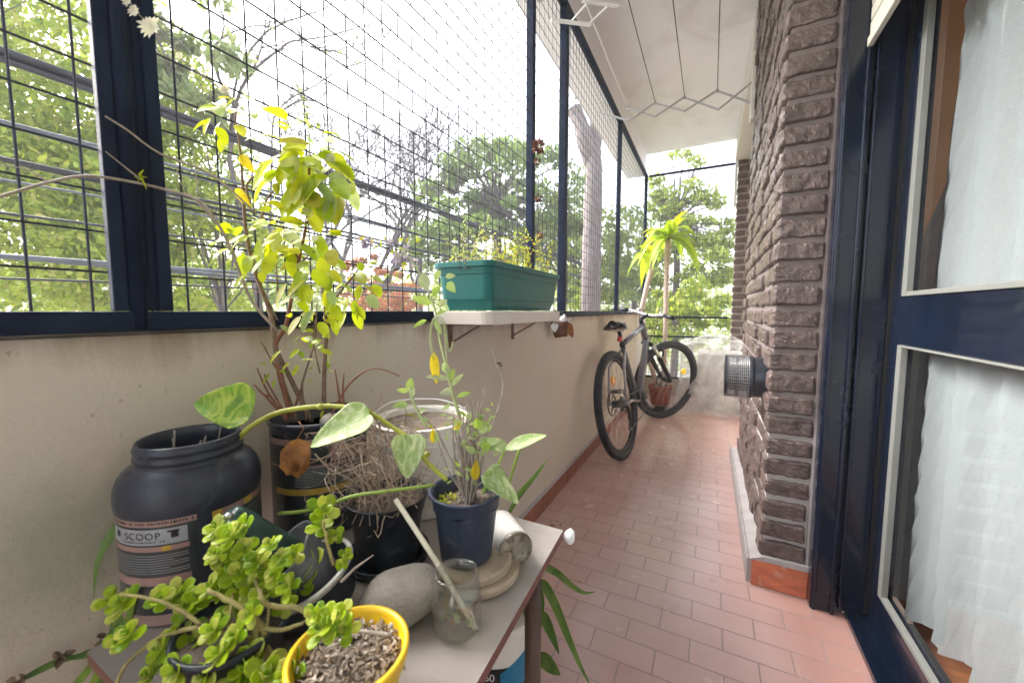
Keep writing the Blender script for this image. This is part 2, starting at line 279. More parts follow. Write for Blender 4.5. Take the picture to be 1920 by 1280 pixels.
# ------------------------------------------------------------------ mesh builder
def frame_of(d):
    d = d.normalized(); a = V((0, 0, 1)) if abs(d.z) < .9 else V((1, 0, 0))
    x = d.cross(a).normalized(); return x, x.cross(d).normalized()
class MB:
    def __init__(s): s.v = []; s.f = []; s.m = []
    def add(s, vs, fs, m=0):
        k = len(s.v); s.v += [V(p) for p in vs]; s.f += [tuple(i+k for i in f) for f in fs]; s.m += [m]*len(fs); return s
    def box(s, x0, x1, y0, y1, z0, z1, m=0):
        return s.add([(x, y, z) for z in (z0, z1) for y in (y0, y1) for x in (x0, x1)],
                     [(0, 2, 3, 1), (4, 5, 7, 6), (0, 1, 5, 4), (2, 6, 7, 3), (0, 4, 6, 2), (1, 3, 7, 5)], m)
    def bar(s, a, b, w, h, m=0, up=None):
        a, b = V(a), V(b); d = (b-a).normalized()
        x, y = frame_of(d)
        if up is not None: x = d.cross(V(up)).normalized(); y = x.cross(d).normalized()
        vs = [p + x*(sx*w/2) + y*(sy*h/2) for p in (a, b) for sx, sy in ((-1, -1), (1, -1), (1, 1), (-1, 1))]
        return s.add(vs, [(0, 3, 2, 1), (4, 5, 6, 7)] + [(i, (i+1) % 4, 4+(i+1) % 4, 4+i) for i in range(4)], m)
    def tube(s, pts, r, n=8, m=0, closed=False, caps=True):
        pts = [V(p) for p in pts]; K = len(pts)
        rr = r if isinstance(r, (list, tuple)) else [r]*K
        prev = None; vs = []
        for i, p in enumerate(pts):
            a = pts[(i-1) % K] if (closed or i > 0) else p; b = pts[(i+1) % K] if (closed or i < K-1) else p
            d = (b-a); d = d.normalized() if d.length > 1e-9 else V((0, 0, 1))
            if prev is None: x, _ = frame_of(d)
            else:
                x = prev - d*prev.dot(d)
                x = x.normalized() if x.length > 1e-6 else frame_of(d)[0]
            prev = x; y = d.cross(x)
            for k in range(n):
                t = 2*PI*k/n; vs.append(p + (x*cos(t) + y*sin(t))*rr[i])
        fs = []
        for i in range(K if closed else K-1):
            j = (i+1) % K
            for k in range(n): fs.append((i*n+k, i*n+(k+1) % n, j*n+(k+1) % n, j*n+k))
        if caps and not closed: fs += [tuple(range(n-1, -1, -1)), tuple((K-1)*n+k for k in range(n))]
        return s.add(vs, fs, m)
    def lathe(s, prof, c, n=48, m=0, axis=None, xf=None):
        c = V(c); vs = []; fs = []
        for r, z in prof:
            for k in range(n):
                t = 2*PI*k/n; p = V((r*cos(t), r*sin(t), z))
                if xf is not None: p = xf @ p
                vs.append(c + p)
        for i in range(len(prof)-1):
            for k in range(n): fs.append((i*n+k, i*n+(k+1) % n, (i+1)*n+(k+1) % n, (i+1)*n+k))
        if prof[0][0] > 1e-5: fs.append(tuple(range(n-1, -1, -1)))
        if prof[-1][0] > 1e-5 and not s_open(prof): fs.append(tuple((len(prof)-1)*n+k for k in range(n)))
        return s.add(vs, fs, m)
    def leaf(s, b, d, up, L, Wd, shape='ovate', fold=.18, droop=.25, n=6, m=0, twist=0, wave=0):
        b, d, up = V(b), V(d).normalized(), V(up)
        side = d.cross(up); side = side.normalized() if side.length > 1e-4 else frame_of(d)[0]
        nu = side.cross(d).normalized()
        vs = []; 
        for i in range(n+1):
            t = i/n
            if shape == 'ovate': w = sin(PI*min(1, t**.75))**.8 if 0 < t < 1 else 0
            elif shape == 'blunt': w = sin(PI*t**.92)**.58 if 0 < t < 1 else 0
            elif shape == 'spoon': w = .14+.86*(sin(PI/2*t/.6)**1.6) if t < .6 else math.sqrt(max(0, 1-((t-.6)/.4)**2))
            elif shape == 'heart': w = min(1, (t*5.5)**.55)*(1-t)**.62*1.28 if t < 1 else 0
            elif shape == 'strap': w = min(1, .45+t*2)*(1-t**3.2) if t < 1 else 0
            else: w = sin(PI*t)**.6 if 0 < t < 1 else 0
            w = max(w, .03)*Wd/2
            tw = twist*t; sd = side*cos(tw) + nu*sin(tw)
            p = b + d*(L*t*(1-.25*droop*t)) - V((0, 0, 1))*(L*droop*t*t) + nu*(wave*L*sin(t*7+b.x*90))
            back = -d*(Wd*.16) if (shape == 'heart' and i == 1) else V((0, 0, 0))
            vs += [p + sd*w + nu*(fold*w) + back, p + sd*(w*.55) + nu*(fold*w*.35), p, p - sd*(w*.55) + nu*(fold*w*.35), p - sd*w + nu*(fold*w) + back]
        fs = [(i*5+k, i*5+k+1, i*5+k+6, i*5+k+5) for i in range(n) for k in range(4)]
        return s.add(vs, fs, m)
    def quadleaf(s, p, a, b, m=0):       # six-sided leaf blade around p with half axes a (length) and b (width)
        return s.add([p-a, p-a*.3+b, p+a*.45+b*.8, p+a, p+a*.45-b*.8, p-a*.3-b], [(0, 1, 2, 3), (0, 3, 4, 5)], m)
    def build(s, name, mats, parent=None, smooth=False, bevel=0, subsurf=0, solid=0):
        if not isinstance(mats, (list, tuple)): mats = [mats]
        me = bpy.data.meshes.new(name)
        if parent is not None: off = V(parent['_o'])
        else:
            xs = [p.x for p in s.v]; ys = [p.y for p in s.v]; zs = [p.z for p in s.v]
            off = V(((min(xs)+max(xs))/2, (min(ys)+max(ys))/2, min(zs)))
        me.from_pydata([p-off for p in s.v], [], s.f)
        for mt in mats: me.materials.append(mt)
        me.polygons.foreach_set('material_index', s.m)
        if smooth: me.polygons.foreach_set('use_smooth', [True]*len(s.f))
        me.update()
        o = bpy.data.objects.new(name, me); COL.objects.link(o)
        if parent is not None: o.parent = parent; 
        else: o.location = off
        o['_o'] = tuple(off)
        if bevel:
            b = o.modifiers.new('b', 'BEVEL'); b.width = bevel; b.segments = 2; b.limit_method = 'ANGLE'; b.angle_limit = rad(50)
        if solid:
            b = o.modifiers.new('s', 'SOLIDIFY'); b.thickness = solid; b.offset = 0
        if subsurf:
            b = o.modifiers.new('u', 'SUBSURF'); b.levels = b.render_levels = subsurf
        return o
def s_open(prof): return abs(prof[-1][1]-prof[0][1]) > 1e-9 and False
def thing(name, label, cat, loc, group=None):
    o = bpy.data.objects.new(name, None); COL.objects.link(o); o.location = loc; o['_o'] = tuple(loc)
    o.empty_display_size = .05
    o['label'] = label; o['category'] = cat
    if group: o['group'] = group
    return o
def tag(o, label, cat, group=None):
    o['label'] = label; o['category'] = cat
    if group: o['group'] = group
    return o
def struct(o, kind='structure'): o['kind'] = kind; return o
def R1(a, b): return rnd.uniform(a, b)
def rv():
    while True:
        p = V((R1(-1, 1), R1(-1, 1), R1(-1, 1)))
        if .02 < p.length < 1: return p
def curve(pts, k=4):            # Catmull-Rom through points
    pts = [V(p) for p in pts]; out = []
    for i in range(len(pts)-1):
        p0 = pts[max(0, i-1)]; p1 = pts[i]; p2 = pts[i+1]; p3 = pts[min(len(pts)-1, i+2)]
        for j in range(k):
            t = j/k
            out.append(.5*((2*p1) + (p2-p0)*t + (2*p0-5*p1+4*p2-p3)*t*t + (3*p1-p0-3*p2+p3)*t**3))
    out.append(pts[-1]); return out
def wobble(pts, a): return [p + rv()*a for p in pts]
def taper(n, a, b): return [a+(b-a)*i/(n-1) for i in range(n)]

# ================================================================== SETTING
XL = -.718           # inner face of the parapet
XB = .19             # brick side face
g = MB(); g.add([(-400, -400, -3.3), (400, -400, -3.3), (400, 400, -3.3), (-400, 400, -3.3)], [(0, 1, 2, 3)])
struct(g.build('ground', M['pale_ground']))
fl = MB(); fl.box(XL-.13, .43, -2.2, 5.05, -.2, 0); struct(fl.build('balcony_floor', M['tile']))
ce = MB(); ce.box(-.735, 1.2, -2.2, 4.93, 2.83, 3.0)
struct(ce.build('ceiling', M['ceiling']))
cb = MB(); cb.box(-.96, -.735, -2.2, 4.93, 2.585, 3.0); tag(cb.build('ceiling_beam', M['ceiling'], bevel=.012), 'white dropped edge beam running above the window grille under the ceiling', 'beam')
lb = MB(); lb.box(.175, .9, 2.93, 4.93, 2.60, 2.829); tag(lb.build('ceiling_beam', M['cream'], bevel=.004), 'short cream beam resting on the far brick pillar at the ceiling corner', 'beam')

# parapet
pw = thing('parapet_wall', 'long beige plastered parapet wall with red tile skirting on the left of the balcony', 'wall', (XL-.06, 1.5, 0))
b = MB(); 
ys = [-2.2 + i*.06 for i in range(122)]; zs = [0, .15, .35, .6, .8, .93, .965]
vs = []; fs = []
for y in ys:
    for z in zs:
        w = noise.noise(V((y*2.1, z*2.6, 3)))*.003
        vs.append((XL + w, y, z))
n = len(zs)
for i in range(len(ys)-1):
    for k in range(n-1): fs.append((i*n+k, (i+1)*n+k, (i+1)*n+k+1, i*n+k+1))
b.add(vs, fs); b.box(XL-.13, XL-.006, -2.2, 5.05, -.1, .97)
b.add([(XL, -2.2, .965), (XL, 5.0, .965), (XL-.01, 5.0, .9705), (XL-.01, -2.2, .9705)], [(0, 1, 2, 3)])
b.box(XL-.006, .4, 4.96, 5.05, -.1, .20)
b.build('wall_body', M['plaster'], pw, smooth=False)
sk = MB(); y = -2.0
while y < 4.9:
    sk.box(XL-.002, XL+.011+R1(-.001, .001), y, y+.1755, .0, .082+R1(-.001, .002)); y += .1775
sk.build('skirting', M['tilered'], pw, bevel=.0012)
sk = MB(); sk.add([(XL+.010, -2, .083), (XL+.010, 4.9, .083), (XL+.001, 4.9, .098), (XL+.001, -2, .098)], [(0, 1, 2, 3)]); sk.build('skirting_mortar', M['mortarlight'], pw)
scr = MB(); scr.tube([V((XL-.002, 1.28, .80)), V((XL+.012, 1.28, .802)), V((XL+.016, 1.285, .79))], .004, 6)
scr.build('rusty_screw', M['rust'], pw)

# ------------------------------------------------------------------ brick wall
def brick(mb, x0, x1, y0, y1, z0, z1, nx, ny, nz, amp=.003, rd=.0035, m=0):
    c = V(((x0+x1)/2, (y0+y1)/2, (z0+z1)/2)); h = V(((x1-x0)/2, (y1-y0)/2, (z1-z0)/2)); N = (nx, ny, nz)
    idx = {}; vs = []; fs = []
    seed = V((R1(0, 50), R1(0, 50), R1(0, 50)))
    def vid(i, j, k):
        key = (i, j, k)
        if key not in idx:
            q = [2*i/nx-1, 2*j/ny-1, 2*k/nz-1]
            e = [abs(abs(a)-1) < 1e-6 for a in q]
            p = V([c[a]+h[a]*q[a] for a in range(3)])
            if sum(e) >= 2:
                for a in range(3):
                    if e[a]: p[a] -= math.copysign(rd*(1 if sum(e) == 2 else 1.5), q[a])
            nn = noise.noise_vector(p*38+seed)*amp + noise.noise_vector(p*110+seed)*amp*.55 + noise.noise_vector(p*240+seed)*amp*.35
            p += nn; idx[key] = len(vs); vs.append(p)
        return idx[key]
    for a in range(3):
        b_, c_ = (a+1) % 3, (a+2) % 3
        for side in (0, N[a]):
            for i in range(N[b_]):
                for j in range(N[c_]):
                    q = []
                    for di, dj in ((0, 0), (1, 0), (1, 1), (0, 1)):
                        k = [0, 0, 0]; k[a] = side; k[b_] = i+di; k[c_] = j+dj; q.append(vid(*k))
                    fs.append(tuple(q if side else q[::-1]))
    mb.add(vs, fs, m)
bw = thing('brick_wall', 'dark brown rustic brick wall pier beside the door on the right', 'wall', (.27, 2.25, 0))
bm_ = MB(); CH = .0752; z = .118; row = 0
while z < 2.80:
    z1 = z+CH-.015
    dz = 0.0
    # end face brick
    o_ = R1(-.005, .005)
    brick(bm_, XB+o_, .327+R1(-.006, .002), 1.612+R1(-.004, .005), 1.75 if row % 2 else 1.70, z+R1(-.002, .002), z1+R1(-.002, .003), 16, 8, 8, .0034, .0030)
    y = (1.75 if row % 2 else 1.70)+.013
    while y < 2.90:
        y1 = min(y+.205+R1(-.008, .008), 2.905)
        if 2.905-y1 < .07: y1 = 2.905
        o_ = R1(-.008, .007)
        brick(bm_, XB+o_, .27, y, y1-.012, z+R1(-.003, .003), z1+R1(-.003, .003), 2, 12, 5, .0045)
        y = y1
    z += CH; row += 1
bm_.build('brick_courses', M['brick'], bw, smooth=False)
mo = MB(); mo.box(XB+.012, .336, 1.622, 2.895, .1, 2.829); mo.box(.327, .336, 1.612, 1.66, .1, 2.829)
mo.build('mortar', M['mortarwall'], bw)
cu = MB()
cu.box(.160, .336, 1.612, 2.90, 0, .098)
cu.add([(.160, 1.60, .099), (.160, 2.9, .099), (XB+.014, 2.9, .118), (XB+.014, 1.60, .118)], [(0, 3, 2, 1)])
cu.add([(.160, 1.60, .099), (XB+.014, 1.60, .118), (.336, 1.60, .118), (.336, 1.60, .099)], [(0, 3, 2, 1)])
cu.add([(XB+.014, 1.60, .118), (.336, 1.60, .118), (.336, 1.63, .120), (XB+.014, 1.63, .120)], [(0, 1, 2, 3)])
cu.build('plinth', M['mortarlight'], bw)
ct = MB(); ct.box(.168, .334, 1.601, 1.6115, .002, .098); ct.build('skirting_tile', M['tileorange'], bw, bevel=.0015)
ct = MB(); y = 1.612
while y < 2.88: ct.box(.152, .1595, y, y+.172, .001, .094); y += .1775
ct.build('skirting_tile', M['mortarlight'], bw, bevel=.0015)

fc = thing('brick_pillar', 'narrow dark brick pillar at the far end beside the end grille', 'pillar', (.3, 4.95, 0))
b = MB(); z = .0; row = 0
while z < 2.585:
    if row % 2: brick(b, .205, .42, 4.90, 5.02, z, z+CH-.014, 4, 3, 3, .003)
    else:
        brick(b, .20, .30, 4.90, 5.02, z, z+CH-.014, 3, 3, 3, .003); brick(b, .312, .42, 4.90, 5.02, z, z+CH-.014, 3, 3, 3, .003)
    z += CH; row += 1
b.build('brick_courses', M['brick'], fc); mo = MB(); mo.box(.212, .415, 4.91, 5.01, 0, 2.599); mo.build('mortar', M['mortar'], fc)
rw = MB(); rw.box(.43, .55, 2.9, 5.05, 0, 2.599); tag(rw.build('recessed_wall', M['plaster']), 'plain recessed facade wall between the brick pier and the far pillar', 'wall')
vt = MB(); vt.box(.176, .2, 4.885, 4.91, 2.12, 2.60); vt.build('conduit', M['whiteplastic'], fc)

# ------------------------------------------------------------------ grilles
gl = thing('window_grille', 'tall dark iron frame with square wire mesh standing on the left parapet', 'grille', (-.73, 2, .97))
def post(a, b, nm='post', x0=-.745, x1=-.712, z1=2.585):
    p = MB(); p.box(x0, x1, a, b, .999, z1-.03); p.build(nm, M['navy2'], gl, bevel=.002)
bays = [(-2.15, .222), (.287, 1.588), (1.617, 1.998), (2.042, 3.378), (3.42, 4.87)]
post(.222, .2375, x0=-.727); post(.271, .287, x0=-.748)
p = MB(); p.tube([(-.716, .2475, .975), (-.716, .2475, 2.56)], .0095, 14); p.build('round_bar', M['navy2'], gl, smooth=True)
p = MB(); p.box(-.735, -.7185, .2372, .2713, .999, 2.555); p.box(-.7186, -.7165, .2625, .2645, .98, 2.556); p.build('joint_strip', M['navy2'], gl)
post(1.588, 1.617); post(1.998, 2.042, x1=-.708); post(3.378, 3.42); post(4.87, 4.905)
for a, b_ in [(-2.15, .254), (.2545, 2.0), (2.0425, 4.9)]:
    p = MB(); p.box(-.746, -.710, a, b_, .9706, .9985)
    p.box(-.7105, -.704, a, b_, .9705, .9735)
    p.build('bottom_rail', M['navy2'], gl, bevel=.0015)
p = MB(); p.box(-.747, -.71, -2.15, 4.9, 2.5555, 2.584); p.build('top_rail', M['navy2'], gl, bevel=.002)
for a, b_ in bays:
    w = MB(); y = .155-.0535*60
    while y < b_:
        if y > a+.004: w.tube([(-.7365, y, .985), (-.7365+R1(-.001, .001), y+R1(-.0015, .0015), 1.8), (-.7365, y, 2.57)], .0016, 6)
        y += .0535
    z = .998+.0535-.0
    while z < 2.55:
        w.tube([(-.7340, a-.012, z), (-.7340, (a+b_)/2, z+R1(-.001, .001)), (-.7340, b_+.012, z)], .0016, 6)
        z += .0535
    w.build('mesh_panel', M['wire'], gl)
ge = thing('end_grille', 'dark iron frame with wire mesh closing the far end of the balcony', 'grille', (-.25, 4.92, 0))
def eb(a, b, w_=.022, nm='rail'): p = MB(); p.bar(a, b, w_, w_, up=(0, 0, 1)); p.build(nm, M['navy2'], ge)
eb((-.705, 4.925, 2.578), (.19, 4.925, 2.578)); eb((-.705, 4.925, .925), (.17, 4.925, .925)); eb((-.705, 4.925, .70), (.17, 4.925, .70)); eb((-.705, 4.925, .21), (.17, 4.925, .21))
eb((.170, 4.925, .2), (.170, 4.925, 2.56), .026, 'post'); eb((-.716, 4.93, .98), (-.716, 4.93, 2.55), .018, 'post')
w = MB(); x = -.70
while x < .165: w.tube([(x, 4.928, .21), (x, 4.928, 2.57)], .0017, 4); x += .0535
z = .25
while z < 2.56: w.tube([(-.705, 4.931, z), (.17, 4.931, z)], .0017, 4); z += .0535
w.build('mesh_panel', M['wire'], ge)

# ------------------------------------------------------------------ door
dr = thing('sliding_door', 'dark navy glossy sliding door with pale glazing beads on the right', 'door', (.48, .6, 0))
def part(mat, parent, name, *boxes, bevel=.002):
    b = MB()
    for q in boxes: b.box(*q)
    return b.build(name, mat, parent, bevel=bevel)
part(M['navy'], dr, 'jamb', (.334, .398, 1.562, 1.66, .0, 2.83), (.338, .350, 1.556, 1.5625, .0, 2.83), (.386, .398, 1.554, 1.5625, 0, 2.83), bevel=.003)
part(M['navy'], dr, 'jamb', (.3985, .408, 1.575, 1.66, .02, 2.83), (.4085, .474, 1.560, 1.66, .02, 2.83), (.4085, .416, 1.553, 1.5605, .02, 2.83), bevel=.002)
part(M['navy'], dr, 'threshold', (.428, .445, -2, 1.58, .001, .020), (.4455, .463, -2, 1.58, .001, .012), (.4635, .478, -2, 1.58, .001, .026), (.4785, .60, -2, 1.58, .001, .030), bevel=.0015)
part(M['inkblack'], dr, 'dark_gap_fill', (.4745, .4985, 1.558, 1.60, .031, 2.6), bevel=0)  # dark filler added behind the jamb gap to draw its dark line
lf = MB(); lf.box(.483, .515, 1.49, 1.556, .032, 2.25); lf.build('stile', M['navy'], dr, bevel=.0025)
lf = MB(); lf.box(.483, .515, -1.9, 1.4895, .032, .147); lf.build('bottom_rail', M['navy'], dr, bevel=.0025)
lf = MB(); lf.box(.483, .515, -1.9, 1.4895, .905, 1.041); lf.build('mid_rail', M['navy'], dr, bevel=.0025)
lf = MB(); lf.box(.4775, .4825, 1.4895, 1.4995, 1.04, 2.2); lf.build('cover_strip', M['navy'], dr, bevel=.001)
for z0, z1 in ((.1475, .9045), (1.0415, 2.25)):
    bd = MB(); bd.box(.479, .495, 1.462, 1.4885, z0, z1); bd.box(.479, .495, -1.9, 1.4615, z0, z0+.013)
    if z0 > 1: pass
    else: bd.box(.479, .495, -1.9, 1.4615, z1-.006, z1)
    bd.build('glazing_bead', M['bead'], dr, bevel=.002)
    gp = MB(); gp.add([(.499, -1.9, z0), (.499, 1.46, z0), (.499, 1.46, z1), (.499, -1.9, z1)], [(0, 1, 2, 3)]); gp.build('glass_pane', M['glass'], dr)
rs = thing('roller_shutter', 'cream slatted roller shutter half lowered above the navy door', 'shutter', (.39, .5, 1.78))
z = 1.775; k = 0
while z < 2.7:
    h = .030 if k == 0 else .042
    part(M['shutter'], rs, 'bottom_bar' if k == 0 else 'slat', (.386 if k else .381, .396, -2, 1.553, z, z+h-.004), bevel=.003); z += h; k += 1
# room behind
rm = MB(); rm.box(.60, 3.4, -2, 2.9, -.02, .03); struct(rm.build('room_floor', M['woodfloor']))
tp = MB(); tp.box(.50, .78, 1.625, 1.785, 1.0, 2.6); tag(tp.build('wood_panel', M['tan']), 'tan wooden panel behind the upper door glass beside the curtain', 'panel')
rw = thing('room_wall', 'dim interior wall of the room seen behind the sheer curtain', 'wall', (2, 2.9, 0))
part(M['roomwall'], rw, 'wall_panel', (.56, 3.4, 2.0, 2.1, .03, 2.6), (3.4, 3.5, -2, 2.1, .03, 2.6), (.56, 3.5, -2.1, -2, .03, 2.6), bevel=0)
part(M['roomwall'], rw, 'soffit', (.56, 3.5, -2, 2.1, 2.6, 2.7), bevel=0)
part(M['labelblack'], rw, 'dark_block', (.50, .78, 1.79, 1.95, .031, .99), bevel=0)  # last part: plain dark box added where the view under the panel is dark
# curtain: swept folds, leaning left edge
def curtain():
    b = MB(); NY, NZ = 150, 26; vs = []; fs = []
    for j in range(NZ+1):
        tz = j/NZ
        for i in range(NY+1):
            s = i/NY
            zt = 2.5; yl = 1.75 - .145*(tz*2.44) - .06*max(0, tz*2.44-1.0)
            yy = yl - s*2.3
            z0 = .075 + .17*min(1, max(0, (1.66-yy)/.8)) + .012*sin(yy*37)
            z = z0 + (zt-z0)*tz
            amp = .012*(1-.25*tz)
            x = .560 + amp*sin(yy*2*PI/.135 + .9*sin(yy*7+z*.5)) + .010*sin(yy*2*PI/.057+z*.6) + .012*noise.noise(V((yy*3, z*1.3, 0)))
            vs.append((x, yy, z))
    for j in range(NZ):
        for i in range(NY): a = j*(NY+1)+i; fs.append((a, a+1, a+NY+2, a+NY+1))
    b.add(vs, fs); return b.build('curtain', M['curtain'], smooth=True)
tag(curtain(), 'sheer white pleated curtain hanging behind the door glass', 'curtain')

# ------------------------------------------------------------------ wall vent
vn = thing('wall_vent', 'round black balanced gas flue with steel mesh sticking out of the brick wall', 'vent', (.13, 1.78, .66))
C = V((.0, 1.775, .742)); RX = Matrix.Rotation(rad(90), 3, 'Y')
b = MB(); b.lathe([(.078, .155), (.078, .20)], C, 40, xf=RX); b.lathe([(.084, .060), (.084, .068)], C, 40, xf=RX); b.lathe([(.0835, .098), (.0835, .106)], C, 40, xf=RX)
b.lathe([(.084, .140), (.084, .150), (.080, .156)], C, 40, xf=RX); b.lathe([(.06, .065), (.06, .2)], C, 30, xf=RX)
b.lathe([(0, .0595), (.084, .0595)], C, 40, xf=RX)
b.build('flue_body', M['vent'], vn, smooth=False)
b = MB()
for k in range(44):
    t = 2*PI*k/44; p = V((0, cos(t)*.083, sin(t)*.083)); b.tube([C+p+V((.064, 0, 0)), C+p+V((.142, 0, 0))], .0012, 4)
for q in range(12):
    x = .068 + q*.0065; b.tube([C+V((x, cos(2*PI*k/36)*.083, sin(2*PI*k/36)*.083)) for k in range(36)], .0011, 4, closed=True)
b.build('mesh_cage', M['chrome'], vn)

# ------------------------------------------------------------------ clothes airer
def airer(name, label, Y, pts_u, pts_l, plate):
    r = thing(name, label, 'clothes airer', (.1, Y, 2.15), 'accordion clothes airers under the ceiling')
    m_ = M['greyarm']
    if plate: part(M['cream'], r, 'wall_plate', (.165, .185, Y-.03, Y+.03, 2.13, 2.43), bevel=.003)
    b = MB(); n = len(pts_u)
    for i in range(n-1):
        b.bar((pts_u[i][0], Y-.006, pts_u[i][1]), (pts_l[i+1][0], Y-.006, pts_l[i+1][1]), .005, .019, up=(0, 1, 0))
        b.bar((pts_l[i][0], Y+.004, pts_l[i][1]), (pts_u[i+1][0], Y+.004, pts_u[i+1][1]), .005, .019, up=(0, 1, 0))
    b.build('scissor_arms', m_, r)
    e = MB(); e.bar((-.745, Y, 2.385), (pts_l[-1][0]-.0, Y-.012, pts_l[-1][1]), .008, .02, up=(0, 1, 0)); e.build('end_bar', m_, r, bevel=.001)
    for x, z in pts_u[1:]:
        h = MB(); h.tube([(x, Y-.015, z), (x, Y+.015, z)], .007, 8); h.build('line_hook', M['chrome'], r)
    return r
XU = [(.165, 2.35), (-.014, 2.35), (-.198, 2.355), (-.374, 2.363), (-.552, 2.373)]
XD = [(.165, 2.24), (-.001, 2.235), (-.195, 2.268), (-.369, 2.274), (-.543, 2.28)]
airer('clothes_airer', 'white accordion clothes airer screwed to the far end of the brick wall', 2.8, XU, XD, True)
an = airer('clothes_airer', 'nearer white accordion airer cut off by the top edge of the photo', 1.70, [(x, z+.10) for x, z in XU], [(x, z+.10) for x, z in XD], False)
b = MB(); e1, e2, e3, e4 = on_z(1033, 38, 2.36), on_z(1108, 47, 2.36), on_z(1092, 2, 2.40), on_z(1160, 12, 2.40)
b.bar(e1, e2, .006, .020, up=_d); b.bar(e3, e4, .006, .018, up=_d); b.bar(on_z(1070, 42, 2.365), on_z(1100, 8, 2.395), .005, .010, up=_d); b.bar(on_z(1106, 44, 2.365), on_z(1140, 12, 2.395), .005, .010, up=_d)
b.build('folded_arms', M['whiteplastic'], an)
for k, (x, z) in enumerate(XU[1:]):
    l = MB(); A = V((x, 1.70, z+.004)); B = V((x, 2.8, z)); l.tube([A, (A+B)/2 - V((0, 0, .006)), B], .0022 if k < 3 else .003, 6)
    tag(l.build('clothes_line', M['cable'] if k < 3 else M['whiteplastic'], smooth=True),
        ['dark clothes line nearest the brick wall', 'dark clothes line second from the brick wall', 'dark clothes line third from the brick wall', 'white clothes line nearest the window grille'][k] + ' stretched between two airers', 'clothes line', 'lines of the clothes airers')

# ------------------------------------------------------------------ planter box
def rrect(hx, hy, r, n=5):
    o = []
    for cx, cy, a0 in ((hx-r, hy-r, 0), (-hx+r, hy-r, 90), (-hx+r, -hy+r, 180), (hx-r, -hy+r, 270)):
        for i in range(n): a = rad(a0+90*i/(n-1)); o.append((cx+r*cos(a), cy+r*sin(a)))
    return o
def loft(mb, c, rings, m=0, cap_bottom=True):
    vs = []; fs = []; n = None
    for hx, hy, r, z in rings:
        q = rrect(hx, hy, r); n = len(q); vs += [(c[0]+x, c[1]+y, z) for x, y in q]
    for i in range(len(rings)-1):
        for k in range(n): fs.append((i*n+k, i*n+(k+1) % n, (i+1)*n+(k+1) % n, (i+1)*n+k))
    if cap_bottom: fs.append(tuple(range(n-1, -1, -1)))
    mb.add(vs, fs, m)
pl = thing('planter_box', 'teal green rectangular plastic planter on the cream tray by the grille', 'planter', (-.612, 1.145, 1.0))
b = MB(); loft(b, (-.608, 1.145), [(.072, .232, .022, 1.001), (.080, .243, .022, 1.030), (.083, .246, .022, 1.031), (.087, .253, .022, 1.098), (.089, .256, .022, 1.100), (.090, .258, .022, 1.118), (.097, .266, .024, 1.118), (.097, .266, .024, 1.133), (.088, .257, .02, 1.133), (.085, .25, .02, 1.10)])
b.build('box_body', M['planter'], pl, bevel=.0012)
b = MB(); loft(b, (-.608, 1.145), [(.086, .252, .02, 1.112)], cap_bottom=True); b.f = [f[::-1] for f in b.f]; b.build('soil', M['soil'], pl)
b = MB(); loft(b, (-.609, 1.145), [(.078, .245, .02, .962), (.098, .268, .026, .9625), (.099, .272, .028, .998), (.095, .268, .026, .998), (.09, .262, .024, .968)])
b.f.append(tuple(range(4*20+19, 4*20-1, -1))[::-1]); b.m.append(0)
tag(b.build('planter_tray', M['tray'], bevel=.0015), 'long cream plastic tray under the teal planter on iron brackets', 'tray')
for yy, lab in ((.98, 'rusty iron shelf bracket under the near end of the planter tray'), (1.405, 'rusty iron shelf bracket under the far end of the planter tray')):
    b = MB(); b.box(XL+.001, XL+.006, yy-.008, yy+.008, .885, .961); b.box(XL+.001, XL+.15, yy-.007, yy+.007, .9562, .9612)
    b.tube([(XL+.005, yy, .90), (XL+.11, yy, .957)], .003, 6)
    tag(b.build('shelf_bracket', M['rust']), lab, 'bracket', 'brackets of the planter shelf')

# ------------------------------------------------------------------ hanging bits on the wall
hp = thing('wall_pot', 'small brown pot of crumpled white plastic hooked on the wall past the planter', 'pot', W(1053, 636, 1.92))
c = W(1050, 615, 1.92)
b = MB(); b.lathe([(.030, -.045), (.036, -.03), (.040, 0), (.043, .03), (.040, .03), (.036, 0)], c, 24, xf=Matrix.Rotation(rad(-8), 3, 'Y')); b.tube([c+V((-.04, 0, .02)), c+V((-.045, 0, .07)), c+V((-.03, .01, .09))], .004, 6)
b.build('pot_body', M['pine'], hp, smooth=True)
b = MB()
for k in range(16):
    d = rv(); d.z = abs(d.z); b.leaf(c+V((.01, 0, .028))+rv()*.015, d+V((.5, 0, .2)), rv(), R1(.03, .055), R1(.02, .035), 'ovate', .5, .1, 4)
b.leaf(c+V((-.01, -.04, .03)), V((0, -.1, -1)), V((0, -1, 0)), .05, .04, 'ovate', .4, 0, 5)
b.build('crumpled_plastic', M['whiteplastic'], hp)
b = MB(); b.leaf(c+V((.04, 0, .03)), V((.35, 0, -.9)), V((0, -1, .1)), .075, .045, 'ovate', .6, .1, 6); b.build('dead_leaf', M['dryleaf'], hp)
